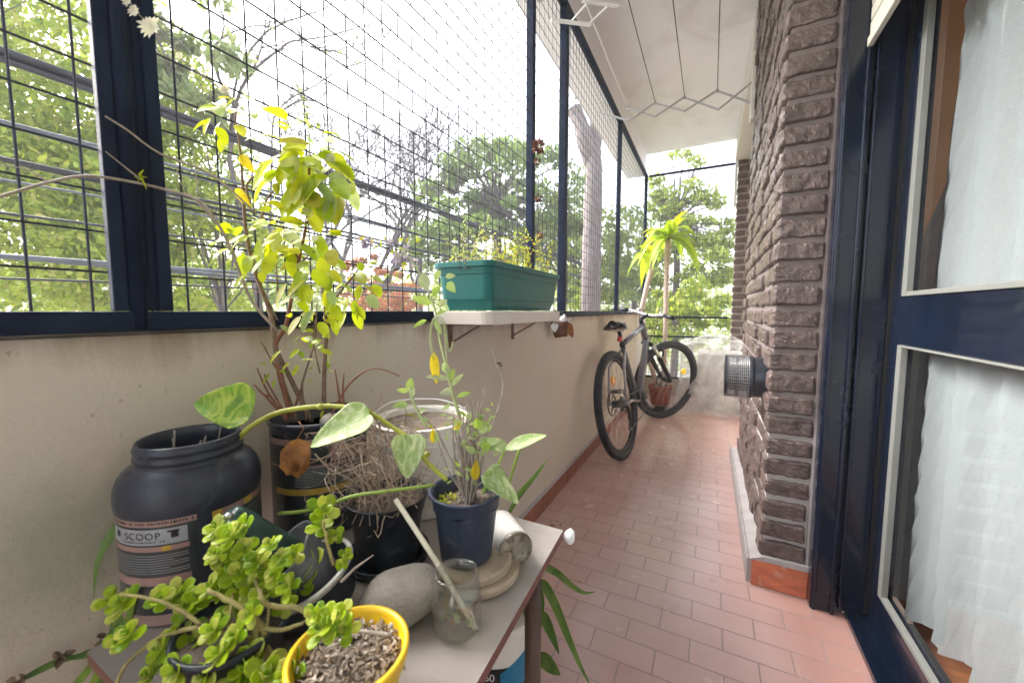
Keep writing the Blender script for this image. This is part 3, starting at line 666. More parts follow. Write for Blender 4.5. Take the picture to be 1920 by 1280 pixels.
for k, (px, py, rr) in enumerate([(1010, 275, .030), (1007, 303, .016), (1009, 371, .018), (1011, 441, .017)]):
    pc = W(px, py, 1.62); b = MB()
    for q in range(26 if k == 0 else 14):
        d = rv().normalized(); b.leaf(pc+d*rr*.25, d, rv(), rr*R1(.7, 1.0), rr*.7, 'ovate', .4, 0, 3)
    if k == 0:
        b.tube([W(1011, 180, 1.62), pc], .0008, 4)
        for a_, b__ in (((1010, 275), (1007, 303)), ((1007, 303), (1009, 371)), ((1009, 371), (1011, 441)), ((1011, 441), (1010, 470))): b.tube([W(*a_, 1.62), W(*b__, 1.62)], .0008, 4)
    tag(b.build('seed_pod', M['pine']), ['largest dark seed pod at the top of the hanging string behind the grille post', 'small seed pod just under the top one on the string', 'round brown seed pod in the middle of the hanging string', 'lowest brown seed pod at the end of the hanging string'][k], 'seed pod', 'seed pods strung behind the grille post')

# ------------------------------------------------------------------ TABLE
ZT = .63
FR, NR, NL, FL_ = V((-.209, .600, 0)), V((-.186, .135, 0)), V((-.590, .140, 0)), V((-.640, .600, 0))
tb = thing('side_table', 'small grey topped side table with reddish edge crowded with plant pots', 'table', (-.4, .4, 0))
b = MB(); q = [NL, NR, FR, FL_]
b.add([(p.x, p.y, ZT-.014) for p in q] + [(p.x, p.y, ZT) for p in q], [(3, 2, 1, 0), (4, 5, 6, 7)], 0)
b.add([(p.x, p.y, ZT-.014) for p in q] + [(p.x, p.y, ZT) for p in q], [(0, 1, 5, 4), (1, 2, 6, 5), (2, 3, 7, 6), (3, 0, 4, 7)], 1)
b.build('tabletop', [M['tabletop'], M['tableedge']], tb)
for x, y in ((-.222, .505), (-.205, .185), (-.56, .20), (-.585, .55)):
    b = MB(); b.tube([(x, y, .612), (x-.002, y+.004, 0)], [.0125, .0115], 16); b.build('leg', M['tableleg'], tb, smooth=True)
part(M['tableleg'], tb, 'apron', (-.58, -.235, .54, .555, .575, .613)); part(M['tableleg'], tb, 'apron', (-.57, -.215, .19, .203, .575, .613))
# scrap of plastic at the corner
b = MB(); c = W(1068, 1004, .655)
b.lathe([(0, -.012), (.008, -.009), (.011, 0), (.008, .008), (0, .011)], c, 14); b.v = [p+noise.noise_vector(p*110)*.006 for p in b.v]
tag(b.build('plastic_scrap', M['film2'], subsurf=1), 'scrap of white plastic caught on the far corner of the table', 'scrap')

# ---------------- cylinder label helper
def cyl_patch(mb, c, r, a0, a1, z0, z1, m=0, n=24, tilt=0):
    t0 = math.atan2(-c.y, -c.x)      # towards the camera
    vs = []
    for i in range(n+1):
        a = t0 - 0 + rad(a0+(a1-a0)*i/n)
        for z in (z0, z1): vs.append((c.x+r*cos(a), c.y+r*sin(a), z))
    mb.add(vs, [(2*i, 2*i+2, 2*i+3, 2*i+1) for i in range(n)], m)
def cyl_text(txt, c, r, amid, zc, size, name, mat, parent, spacing=1.0):
    cu_ = bpy.data.curves.new('t', 'FONT'); cu_.body = txt; cu_.size = size; cu_.align_x = 'CENTER'; cu_.space_character = spacing
    to = bpy.data.objects.new('t', cu_); COL.objects.link(to)
    bpy.context.view_layer.update()
    me = bpy.data.meshes.new_from_object(to); bpy.data.objects.remove(to)
    t0 = math.atan2(-c.y, -c.x); b = MB()
    vs = [(c.x+r*cos(t0+rad(amid)+v.co.x/r), c.y+r*sin(t0+rad(amid)+v.co.x/r), zc+v.co.y-size*.35) for v in me.vertices]
    b.add(vs, [tuple(p.vertices) for p in me.polygons])
    return b.build(name, mat, parent)

# ---------------- big tub (near)
tubA = W(362, 900, .515); tubA.z = ZT
tA = thing('plastic_tub', 'big black wide mouthed plastic tub with printed label, no lid, nearest the wall corner', 'tub', tubA)
b = MB(); b.lathe([(.068, .001), (.0735, .006), (.074, .012), (.074, .128), (.0755, .131), (.0765, .142), (.0755, .154), (.072, .165), (.066, .174), (.058, .180), (.0555, .181), (.0555, .1855), (.057, .1865), (.057, .190), (.0555, .191), (.0545, .196), (.0565, .197), (.0565, .200), (.0545, .201), (.0545, .205), (.053, .207), (.0505, .205), (.0505, .18), (.065, .165), (.07, .14), (.07, .12)], tubA, 64)
b.build('tub_body', M['blackplastic'], tA, smooth=True)
b = MB(); b.lathe([(0, .131), (.07, .131)], tubA, 32); b.build('soil', M['soil'], tA)
b = MB(); Z = ZT; rl = .0744
cyl_patch(b, tubA, rl, -86, 0, Z+.001+.004, Z+.124, 0); cyl_patch(b, tubA, rl, 12, 86, Z+.005, Z+.124, 0)
r2 = rl+.0003
for z0, z1, a0, a1 in ((.1225, .1305, -86, 1), (.093, .099, -86, -5), (.052, .062, -86, -5), (.003, .016, -86, 30), (.118, .1265, 12, 80)): cyl_patch(b, tubA, r2, a0, a1, Z+z0, Z+z1, 1)
cyl_patch(b, tubA, r2, -78, -6, Z+.101, Z+.1195, 2)
cyl_patch(b, tubA, r2+.0002, 12, 20, Z+.118, Z+.1265, 3); cyl_patch(b, tubA, r2+.0002, 42, 52, Z+.118, Z+.1265, 3); cyl_patch(b, tubA, r2+.0002, -25, -18, Z+.093, Z+.099, 3)
for k in range(8): cyl_patch(b, tubA, r2, -76, -6-R1(0, 26)*(k % 3 == 2), Z+.0665+k*.003, Z+.0675+k*.003, 4)
for k in range(9): cyl_patch(b, tubA, r2, 40, 78, Z+.070+k*.005, Z+.0712+k*.005, 4)
b.build('printed_label', [M['labelblack'], M['pink'], M['silver'], M['gold'], M['inkwhite']], tA)
cyl_text('SCOOP', tubA, r2+.0006, -41, Z+.112, .0115, 'label_text', M['inkblack'], tA, 1.15)
b = MB()
cyl_patch(b, tubA, r2+.0006, -17.5, -12.5, Z+.108, Z+.115, 0); cyl_patch(b, tubA, r2+.0006, -20, -11.5, Z+.115, Z+.117, 0); cyl_patch(b, tubA, r2+.0006, -68, -64, Z+.109, Z+.116, 0)
b.build('label_icon', M['inkblack'], tA)
b = MB(); a_ = -74
while a_ < -2:
    if R1(0, 1) > .14: cyl_patch(b, tubA, r2+.0006, a_, a_+R1(.9, 1.7), Z+.1248+R1(0, .0006), Z+.1282-R1(0, .0006), 0, n=2)
    if -62 < a_ < -22 and R1(0, 1) > .2: cyl_patch(b, tubA, r2+.0006, a_, a_+R1(.6, 1.2), Z+.1038, Z+.1058, 0, n=2)
    a_ += 2.1
b.build('small_print', M['labelblack'], tA)
b = MB(); t0 = math.atan2(-tubA.y, -tubA.x)
for r_, m_ in ((.0115, 1), (.008, 0), (.0045, 1), (.003, 0)):
    vs = []
    for k in range(24):
        u_ = r_*cos(2*PI*k/24); z_ = r_*sin(2*PI*k/24); a = t0+rad(-20)+u_/r2; rr_ = r2+.0004+(.0115-r_)*.05; vs.append((tubA.x+rr_*cos(a), tubA.y+rr_*sin(a), Z+.033+z_))
    b.add(vs, [tuple(range(24))], m_)
b.build('label_emblem', [M['labelblack'], M['pink']], tA)
b = MB()
for k in range(12):
    p0 = tubA + V((R1(-.03, .04), R1(-.03, .03), .135)); p1 = p0 + V((R1(-.02, .04), R1(-.02, .02), R1(.04, .085)))
    b.tube(wobble(curve([p0, (p0+p1)/2+rv()*.008, p1], 3), .0008), .0012, 5)
b.build('dry_twigs', M['greytwig'], tA)

# ---------------- second tub with the tall leafy plant
tubB = W(604, 900, .69); tubB.z = ZT
tB = thing('plastic_tub', 'black cut down plastic tub with copper label holding the tall leafy plant', 'tub', tubB)
b = MB(); b.lathe([(.070, .001), (.0755, .006), (.076, .012), (.076, .183), (.0795, .185), (.0800, .190), (.077, .192), (.0735, .188), (.0735, .15)], tubB, 56)
b.build('tub_body', M['blackplastic'], tB, smooth=True)
b = MB(); b.lathe([(0, .165), (.0735, .165)], tubB, 32); b.build('soil', M['soil'], tB)
b = MB(); r2 = .0764; cyl_patch(b, tubB, r2, -80, 80, Z+.01, Z+.168, 0); r3 = r2+.0003
for z0, z1, a0, a1, m_ in ((.158, .168, -80, 20, 1), (.128, .152, 10, 80, 1), (.078, .088, -60, 80, 3), (.122, .1255, -80, 60, 1)): cyl_patch(b, tubB, r3, a0, a1, Z+z0, Z+z1, m_)
for k in range(9): cyl_patch(b, tubB, r3, -30, 60, Z+.092+k*.0035, Z+.0932+k*.0035, 4)
for a0 in (-20, 10): 
    for k in range(3): cyl_patch(b, tubB, r3, a0, a0+12+4*(k % 2), Z+.058-k*.006, Z+.0605-k*.006, 4)
b.build('printed_label', [M['labelblack'], M['pink'], M['silver'], M['gold'], M['inkwhite']], tB)
cyl_text('ACOL', tubB, r3+.0006, 42, Z+.140, .012, 'label_text', M['labelblack'], tB, 1.1)
for k, (px, py, s_) in enumerate(((660, 772, .022), (622, 790, .020))):
    b = MB(); c = W(px, py, .66 if k else .70); vs = []; 
    b.lathe([(0, -.6*s_), (.7*s_, -.45*s_), (1.1*s_, 0), (.8*s_, .5*s_), (.01*s_, .8*s_)], c, 10)
    b.v = [p + noise.noise_vector(p*60)*.004 for p in b.v]
    tag(b.build('pebble', M['stone'], smooth=True, subsurf=1), ['pale grey stone resting on the soil at the right of the leafy plant tub', 'grey stone leaning on the near rim of the leafy plant tub'][k], 'stone', 'stones in the leafy plant tub')

# ---------------- dark pot with dry roots
dp = W(725, 900, .572); dp.z = ZT
t = thing('plant_pot', 'dark dusty black plastic pot under the tangle of dry roots', 'pot', dp)
pr = [(.040, .001), (.044, .004), (.0475, .05), (.052, .078), (.0545, .080), (.056, .096), (.0595, .099), (.0590, .102), (.055, .0995), (.053, .08)]
b = MB(); b.lathe(pr, dp, 56); b.build('pot_body', M['darkpot'], t, smooth=True)
b = MB(); b.lathe([(0, .092), (.03, .089), (.0545, .086)], dp, 32); b.build('soil', M['soil'], t)
b = MB(); b.lathe([(.05, .001), (.058, .006), (.06, .016), (.057, .016), (.05, .006)], dp, 40); b.v = [p-V((0, 0, .0008)) for p in b.v]; 
tag(b.build('pot_saucer', M['darkpot'], smooth=True), 'dark saucer under the black root filled pot', 'saucer')
b = MB(); cc = W(700, 862, .575)
for k in range(230):
    p = cc + V((R1(-.06, .06), R1(-.05, .05), R1(-.06, .05)))
    d = rv().normalized(); pts = [p]
    for q in range(R1(5, 9).__int__()):
        d = (d + rv()*.55).normalized(); c_ = pts[-1] + d*R1(.006, .013)
        off = c_-cc
        if off.length > .095: d = (d - off.normalized()*.8).normalized()
        pts.append(c_)
    b.tube(pts, taper(len(pts), R1(.0005, .0012), .0003), 4, caps=False)
for k in range(40):
    p = dp + V((R1(-.04, .05), R1(-.045, .03), .092)); pts = [p]
    d = V((R1(-.6, .4), R1(-.2, .4), 1))
    for q in range(7): d = (d+rv()*.4).normalized(); pts.append(pts[-1]+d*.012)
    b.tube(pts, taper(len(pts), .0010, .0004), 4, caps=False)
for k in range(26):
    a = R1(0, 2*PI); p = dp+V((cos(a)*.05, sin(a)*.05, .1)); b.tube(curve([p+V((cos(a+.5)*-.02, 0, .01)), p+V((0, 0, .006)), p+V((cos(a)*.014, sin(a)*.014, -R1(0, .022)))], 3), .0006, 4, caps=False)
for L_ in ([(715, 985), (700, 940), (690, 900), (710, 840), (712, 800), (690, 770)], [(590, 850), (620, 880), (660, 900), (700, 935)], [(600, 800), (640, 830), (660, 870), (690, 930)], [(770, 850), (740, 880), (735, 930)], [(700, 820), (708, 850), (695, 890), (715, 930), (722, 985)]):
    b.tube(curve([W(x, y, .535) for x, y in L_], 4), .0011, 5)
tag(b.build('root_tangle', M['root']), 'tangled ball of dry brown roots and stems above the dark pot', 'dead plant')

# ---------------- blue pot on wood discs
bp_ = W(874, 900, .540); bp_.z = ZT+.026
dk = W(892, 1080, .555); dk.z = ZT
t = thing('wooden_disc', 'stack of two weathered round wooden discs under the blue black pot', 'disc', dk)
b = MB(); b.lathe([(.058, .0005), (.0625, .003), (.0625, .010), (.060, .0125)], dk, 56); b.build('lower_disc', M['wood'], t, smooth=False)
b = MB(); b.lathe([(.052, .013), (.056, .015), (.056, .022), (.0535, .0255), (.044, .0255), (.043, .0245), (.005, .0245)], dk+V((-.004, -.002, 0)), 56); b.build('upper_disc', M['wood'], t)
t = thing('plant_pot', 'dusty blue black plastic pot holding the half dead sage on wooden discs', 'pot', bp_)
b = MB(); b.lathe([(.032, .001), (.0355, .004), (.043, .072), (.0455, .074), (.0475, .0925), (.0515, .0945), (.0520, .0975), (.0485, .0975), (.0455, .09), (.043, .07)], bp_, 56); b.v = [p+noise.noise_vector(p*22)*.0016 for p in b.v]
b.build('pot_body', M['bluepot'], t, smooth=True)
b = MB(); b.lathe([(0, .083), (.02, .081), (.0455, .077)], bp_, 32); b.v = [p+V((0, 0, noise.noise(p*90)*.005)) for p in b.v]; b.build('soil', M['soil'], t, smooth=True)
b = MB()
for k in range(30):
    b.leaf(bp_+V((R1(-.035, -.012), R1(-.028, 0), .082)), V((R1(-1, 1), R1(-1, 1), .8)), rv(), .009, .004, 'ovate', .3, .3, 3)
b.build('moss_sprouts', M['lime'], t)

# ---------------- can
t = thing('tin_can', 'small dirty white can lying on its side behind the blue black pot', 'can', V((-.27, .55, ZT)))
A = W(968, 985, .555); A.z = ZT+.0265; B = A + V((-.055, .045, 0)); ax = (A-B).normalized(); q = ax.to_track_quat('Z', 'Y').to_matrix(); LN = (A-B).length
b = MB(); b.lathe([(.0245, 0), (.026, .002), (.026, LN-.006), (.0245, LN-.004)], B, 40, xf=q); b.build('can_body', M['paper'], t, smooth=False)
b = MB(); b.lathe([(.0245, LN-.004), (.0262, LN-.003), (.0262, LN), (.0235, LN), (.022, LN-.003), (.0, LN-.003)], B, 40, xf=q); b.build('can_end', M['canend'], t)

# ---------------- cream bucket at back
bk = W(792, 800, .74); bk.z = ZT
t = thing('plastic_bucket', 'cream plastic bucket near the wall behind the dry roots', 'bucket', bk)
b = MB(); b.lathe([(.070, .001), (.072, .004), (.084, .135), (.089, .1355), (.089, .139), (.085, .1395), (.085, .147), (.090, .148), (.090, .151), (.0855, .152), (.0855, .160), (.0905, .161), (.092, .168), (.088, .170), (.085, .166), (.08, .14)], bk, 64); b.build('bucket_body', M['bucket'], t, smooth=False)
b = MB(); b.lathe([(0, .158), (.0835, .156)], bk, 32); b.build('soil', M['soil'], t)
b = MB()
for k in range(60):
    a = R1(0, 6.28); p = bk+V((cos(a)*R1(.02, .07), sin(a)*R1(.02, .07), .15)); b.leaf(p, V((R1(-1, 1), R1(-1, 1), R1(.1, .6))), rv(), R1(.02, .045), R1(.008, .016), 'ovate', .4, .4, 4, m=k % 3)
b.build('plant_litter', [M['limepale'], M['dryleaf'], M['lime']], t)
b = MB(); b.tube(curve([W(700, 775, .70), W(740, 752, .72), W(820, 748, .72), W(872, 765, .70)], 5), .0008, 5); b.tube(curve([W(710, 790, .66), W(760, 760, .70), W(850, 770, .68)], 5), .0007, 5); b.build('loose_string', M['whiteplastic'], t)

# ---------------- nested round container with grey pot
TQ = V((0, 0, 1)).rotation_difference((V((0, 0, 1)) - _r*.30 - V((_d.x, _d.y, 0))*.16).normalized()).to_matrix()
cr = W(598, 1080, .470); cr.z = ZT+.014
t = thing('plastic_bowl', 'black container with pale grey rim around the soft grey pot', 'bowl', cr)
b = MB(); b.lathe([(.042, .001), (.0445, .003), (.048, .036), (.0505, .038), (.051, .0425), (.0560, .0435), (.0560, .047), (.0505, .047), (.047, .036), (.042, .01)], cr, 56, xf=TQ)
b.f_ = 0; b.m = [1 if k_//56 in (3, 4, 5, 6) else 0 for k_ in range(len(b.f))]
b.build('bowl_body', [M['darkpot'], M['greyrim']], t, smooth=True)
t = thing('plant_pot', 'soft folded grey black nursery pot sitting in the pale rimmed container', 'pot', cr+V((0, 0, .012)))
c = cr + V((.0, .002, .012)); b = MB(); b.lathe([(.031, 0), (.034, .003), (.0405, .045), (.0445, .068), (.0450, .072), (.0432, .070), (.038, .04)], c, 48, xf=TQ @ TQ)
b.v = [p + noise.noise_vector(p*30)*.008 for p in b.v]; b.build('pot_body', M['greypot'], t, smooth=True)
b = MB(); b.lathe([(0, .05), (.039, .046)], c, 28, xf=TQ @ TQ); b.build('soil', M['soil'], t)

# ---------------- green tube
t = thing('plastic_tube', 'thick dark green plastic tube leaning against the big black tub', 'tube', W(480, 1000, .45))
A, B = W(418, 972, .425), W(575, 1062, .475)
pts = curve([A, A.lerp(B, .22)+V((0, 0, .001)), A.lerp(B, .6), B], 5)
b = MB(); b.tube(pts, [.012]+[.0170]+[.0185]*2+taper(len(pts)-4, .0190, .0200), 28); b.build('tube_body', M['greenplastic'], t, smooth=True, bevel=0)
b = MB(); c = W(428, 966, .402); b.lathe([(0, .003), (.004, .002), (.0045, -.002)], c, 16); b.tube([c, c-V((0, 0, .03))], .0012, 8); b.build('rivet', M['chrome'], t, smooth=True)

# ---------------- stone, jar, yellow pot
c = W(752, 1128, .468); b = MB()
n = 28; m_ = 18; vs = []
ax1 = (W(815, 1085, .47)-W(690, 1150, .45)).normalized()
for j in range(m_+1):
    for i in range(n):
        th = PI*j/m_; ph = 2*PI*i/n
        x_, y_, z_ = .050*sin(th)*cos(ph), .036*sin(th)*sin(ph), .0235*cos(th)
        e = .9
        p = V((math.copysign(abs(x_/.05)**e*.05, x_), math.copysign(abs(y_/.036)**e*.036, y_), math.copysign(abs(z_/.0235)**.85*.0235, z_)))
        vs.append(p + noise.noise_vector(p*22)*.005)
fs = [(j*n+i, (j+1)*n+i, (j+1)*n+(i+1) % n, j*n+(i+1) % n) for j in range(m_) for i in range(n)]
rt = Matrix.Rotation(math.atan2(ax1.y, ax1.x)+.1, 3, 'Z') @ Matrix.Rotation(rad(-10), 3, 'Y') @ Matrix.Rotation(rad(16), 3, 'X')
vs = [rt @ p for p in vs]; mz = min(p.z for p in vs); c.z = ZT - mz
b.add([c+p for p in vs], fs); tag(b.build('round_stone', M['stonebrown'], smooth=True), 'large flat grey beach stone lying between the glass jar and the yellow pot', 'stone')

jc = W(857, 1150, .452); jc.z = ZT
t = thing('glass_jar', 'open dirty clear glass jar standing near the table edge', 'jar', jc)
b = MB(); b.lathe([(0, .0015), (.021, .0012), (.0265, .004), (.0285, .010), (.0290, .020), (.0288, .045), (.0275, .053), (.0245, .0595), (.0238, .062), (.0255, .063), (.0258, .0655), (.0245, .067), (.0250, .0685), (.0245, .0705), (.0225, .0700), (.0222, .0625), (.0235, .058), (.0265, .050), (.0275, .04), (.0275, .012), (.025, .006), (.02, .004), (0, .004)], jc, 56)
b.build('jar_glass', M['jarglass'], t, smooth=True)
b = MB()
for k in range(14): 
    p = jc+V((R1(-.018, .018), R1(-.018, .018), R1(.006, .012))); b.leaf(p, V((R1(-1, 1), R1(-1, 1), R1(0, .4))), rv(), R1(.008, .016), R1(.006, .01), 'ovate', .3, .1, 3, m=k % 2)
b.build('leaf_bits', [M['dryleaf'], M['limepale']], t)
b = MB(); b.tube([W(742, 936, .520), W(820, 1055, .478), W(893, 1180, .448)], [.0034, .0034, .0032], 12); tag(b.build('cane_stick', M['canestick'], smooth=True), 'pale straight stick standing in the glass jar', 'stick')

yc = W(655, 1217, .345); yc.z = ZT
t = thing('plant_pot', 'bright yellow plastic pot full of bark chips at the bottom of the photo', 'pot', yc)
b = MB(); b.lathe([(.036, .001), (.038, .003), (.0455, .056), (.0500, .058), (.0515, .068), (.0515, .0705), (.0475, .0715), (.0465, .066), (.043, .05)], yc, 64); b.build('pot_body', M['yellow'], t, smooth=True)
b = MB(); b.lathe([(0, .060), (.03, .058), (.046, .054)], yc, 32); b.v = [p+V((0, 0, noise.noise(p*60)*.005)) for p in b.v]; b.build('soil', M['soil'], t, smooth=True)
b = MB()
for k in range(430):
    a = R1(0, 6.283); r_ = .0435*math.sqrt(R1(0, 1)); p = yc+V((r_*cos(a), r_*sin(a), .059+R1(-.001, .006)*(1-r_/.06)))
    d = rv(); d.z *= .5; b.leaf(p, d, rv(), R1(.004, .013), R1(.0022, .0055), 'other', .6, .1, 2)
ch = b.build('bark_chips', M['barkchips'], t, solid=.0006); ch['kind'] = 'stuff'
b = MB(); b.tube(curve([W(635, 1180, .352), W(680, 1183, .352), W(735, 1190, .350)], 4), .0016, 8); tag(b.build('dry_twig', M['greytwig'], smooth=True), 'short pale dry twig lying on the bark chips in the yellow pot', 'twig')

# ================================================================== PLANTS
def leafy_stem(b, pts, r0, r1, n=7, m=0, k=4):
    c_ = curve(pts, k); b.tube(c_, taper(len(c_), r0, r1), n, m); return c_
# tall lime plant
D = .665
tp = thing('leafy_plant', 'tall bushy plant with bright lime green leaves in the cut down tub', 'plant', tubB+V((0, 0, .165)))
P = lambda *q: [W(x, y, d_) for x, y, d_ in q]
b = MB()
leafy_stem(b, P((556, 790, .68), (530, 720, .67), (517, 655, .66), (508, 590, .66), (482, 520, .66), (462, 440, .65), (456, 360, .65), (450, 280, .64), (440, 215, .63)), .0055, .0012)
leafy_stem(b, P((585, 790, .69), (560, 740, .68), (530, 680, .68), (515, 650, .67)), .0045, .0035)
leafy_stem(b, P((607, 780, .70), (608, 700, .69), (612, 620, .68), (612, 580, .68), (640, 545, .67), (668, 510, .66), (692, 478, .66)), .0042, .001)
leafy_stem(b, P((612, 600, .68), (604, 540, .68), (596, 480, .68)), .0025, .001)
leafy_stem(b, P((575, 790, .68), (566, 730, .68), (572, 700, .68), (590, 640, .67), (594, 570, .67)), .0025, .001)
leafy_stem(b, P((470, 380, .65), (462, 350, .65), (478, 330, .65), (500, 320, .65), (512, 300, .645)), .002, .001)
leafy_stem(b, P((486, 420, .65), (500, 375, .65), (515, 355, .645)), .0022, .0012)
for L_ in ([(520, 600), (500, 560), (470, 540)], [(517, 690), (495, 650), (488, 640)], [(520, 560), (518, 500), (505, 460)], [(600, 700), (588, 640), (590, 600)]):
    leafy_stem(b, P(*[(x, y, .665) for x, y in L_]), .0015, .0007)
b.build('grey_stems', M['twig'], tp, smooth=True)
b = MB(); leafy_stem(b, P((545, 780, .67), (530, 720, .665), (516, 652, .66), (536, 610, .655), (550, 540, .65), (562, 480, .645), (574, 420, .64), (578, 350, .64), (582, 290, .64)), .0042, .0016)
leafy_stem(b, P((562, 490, .645), (552, 470, .64), (548, 450, .64)), .0014, .0009); leafy_stem(b, P((564, 492, .645), (590, 470, .64)), .0014, .0009)
b.build('red_stem', M['redtwig'], tp, smooth=True)
b = MB()
for L_ in ([(540, 790), (500, 745), (485, 730), (475, 720)], [(535, 780), (505, 740), (488, 705), (482, 690)], [(540, 785), (520, 750), (500, 715), (496, 700)], [(548, 780), (560, 740), (566, 725)], [(640, 770), (634, 730), (628, 692)], [(645, 768), (643, 730), (645, 700)], [(505, 742), (492, 738), (478, 722)], [(622, 775), (655, 720), (700, 690), (750, 705)]):
    leafy_stem(b, P(*[(x, y, .655) for x, y in L_]), .0022, .0009)
b.build('dead_twigs', M['redtwig'], tp, smooth=True)
b = MB()
def cluster(px, py, dep, n, L0, spread, down=.3, m=None, wr=.62):
    c_ = W(px, py, dep); n = max(3, int(n*.9))
    for k in range(n):
        a = 2*PI*k/n + R1(-.5, .5); rr_ = spread*math.sqrt(R1(.02, 1))
        off = (_R*cos(a) + _U*sin(a))*rr_ - _d*R1(-.025, .035)
        d_ = (_R*cos(a) + _U*(sin(a)*.7 - down) - _d*R1(-.2, .8)).normalized()
        L = L0*R1(.55, 1.0)
        mi = rnd.choices((0, 1, 2), (.82, .08, .10))[0] if m is None else m
        b.leaf(c_+off, d_, _U*.8 - _d*R1(.2, 1.2) + rv()*.5, L, L*wr*R1(.8, 1.15), 'blunt', R1(.05, .4), R1(.1, .5), 7, mi)
for q in ((560, 285, .635, 20, .052, .045, .6), (610, 315, .63, 20, .054, .035, .7), (570, 330, .625, 12, .054, .04, .6), (630, 350, .62, 7, .056, .02, .9), (545, 340, .64, 10, .046, .03, .8), (590, 280, .64, 9, .045, .03, .2), (580, 375, .62, 6, .052, .018, 1.0),
          (500, 430, .65, 12, .042, .03, .1), (560, 430, .64, 14, .044, .04, .3), (600, 445, .64, 12, .042, .035, .2), (530, 470, .65, 12, .042, .035, .5), (580, 500, .645, 14, .038, .04, .6), (610, 520, .65, 10, .036, .03, .5),
          (455, 465, .65, 8, .040, .022, .1), (490, 500, .65, 6, .034, .02, .2), (600, 570, .66, 12, .034, .032, .5), (545, 560, .66, 7, .03, .025, .5), (540, 410, .65, 8, .036, .03, .2),
          (660, 540, .66, 13, .034, .032, .6), (685, 520, .66, 8, .034, .02, .3), (650, 575, .66, 6, .034, .015, .9), (590, 590, .665, 6, .03, .03, .3),
          (420, 215, .63, 8, .036, .018, .5), (465, 200, .63, 6, .030, .016, .1), (420, 250, .64, 4, .034, .012, .9)):
    cluster(*q)
for q in ((555, 612, .66, 4, .034, .015, 0), (560, 640, .67, 4, .030, .02, .0), (605, 630, .67, 4, .028, .012, 0), (575, 650, .67, 3, .026, .02, 0), (568, 675, .67, 5, .022, .01, .2), (522, 690, .67, 4, .02, .012, .1), (540, 700, .67, 3, .018, .01, .1), (606, 655, .67, 3, .026, .012, 0), (600, 700, .68, 4, .018, .014, .2), (595, 680, .68, 4, .018, .012, .2), (612, 755, .68, 5, .018, .012, .1)):
    cluster(*q, wr=.45)
b.build('leaves', [M['lime'], M['limepale'], M['sage']], tp, smooth=True)
b = MB()
for px, py, L_ in ((449, 291, .035), (441, 354, .035)):
    b = MB(); b.leaf(W(px, py, .66), V((.6, .3, -.6)), -_d, L_, .016, 'ovate', .5, .2, 5); b.build('yellow_leaf', M['yellowleaf'], tp)
# seed stalk
b = MB(); c_ = leafy_stem(b, P((578, 330, .64), (580, 270, .64), (576, 220, .63), (565, 185, .63), (556, 160, .63), (535, 110, .62), (520, 80, .62)), .0012, .0006)
for px, py in ((556, 163), (566, 182), (572, 200), (577, 215), (582, 236), (580, 262), (560, 225), (600, 235)):
    for k in range(7): b.leaf(W(px, py, .63), rv(), rv(), .008, .004, 'ovate', .4, .2, 3, 1)
b.build('seed_stalk', [M['greytwig'], M['sage']], tp)

# long bare branch across the grille with daisies
tp = thing('bare_branch', 'long thin bare branch crossing in front of the grille post on the left', 'branch', W(300, 350, .62))
b = MB(); 
leafy_stem(b, P((520, 620, .66), (470, 560, .64), (430, 460, .62), (405, 415, .60), (370, 375, .58), (300, 353, .56), (230, 338, .55), (160, 330, .53), (90, 342, .52), (-10, 372, .50)), .0026, .0015, n=6, k=5)
leafy_stem(b, P((90, 342, .52), (50, 318, .51), (-20, 308, .5)), .0011, .0006)
leafy_stem(b, P((480, 400, .64), (400, 330, .6), (300, 288, .55), (240, 245, .54), (197, 218, .53)), .0017, .0012)
leafy_stem(b, P((262, 335, .55), (230, 310, .54), (198, 284, .53)), .0011, .0006)
leafy_stem(b, P((412, 425, .62), (380, 390, .6), (340, 345, .58), (330, 310, .57)), .001, .0006); leafy_stem(b, P((372, 378, .59), (368, 330, .58), (363, 285, .58)), .001, .0006)
b.build('twig', M['greytwig'], tp, smooth=True)
b = MB(); 
for k in range(4): b.leaf(W(262, 333, .55), V((cos(k*1.6), .2, sin(k*1.6)*.5)), _U, .016, .01, 'ovate', .3, .1, 4)
b.build('leaf_sprout', M['lime'], tp)
tp = thing('daisy_stem', 'thin stem with white daisy heads hanging in front of the top left post', 'flower', W(290, 60, .6))
b = MB(); leafy_stem(b, P((560, 330, .62), (440, 190, .6), (350, 120, .58), (285, 50, .56), (255, 22, .555), (240, -5, .55)), .0011, .0006); b.build('stem', M['greytwig'], tp)
for px, py, s_ in ((287, 52, .017), (254, 22, .009), (240, 4, .008), (338, 105, .006), (425, 168, .007), (420, 168, .007)):
    b = MB(); c_ = W(px, py, .50)
    for k in range(16):
        a = 2*PI*k/16; b.leaf(c_, _R*cos(a)+_U*sin(a)-_d*.4+rv()*.15, -_d, s_*R1(.8, 1.1), s_*.28, 'spoon', .2, .15, 4)
    b.build('flower_head', M['whitepetal'], tp)

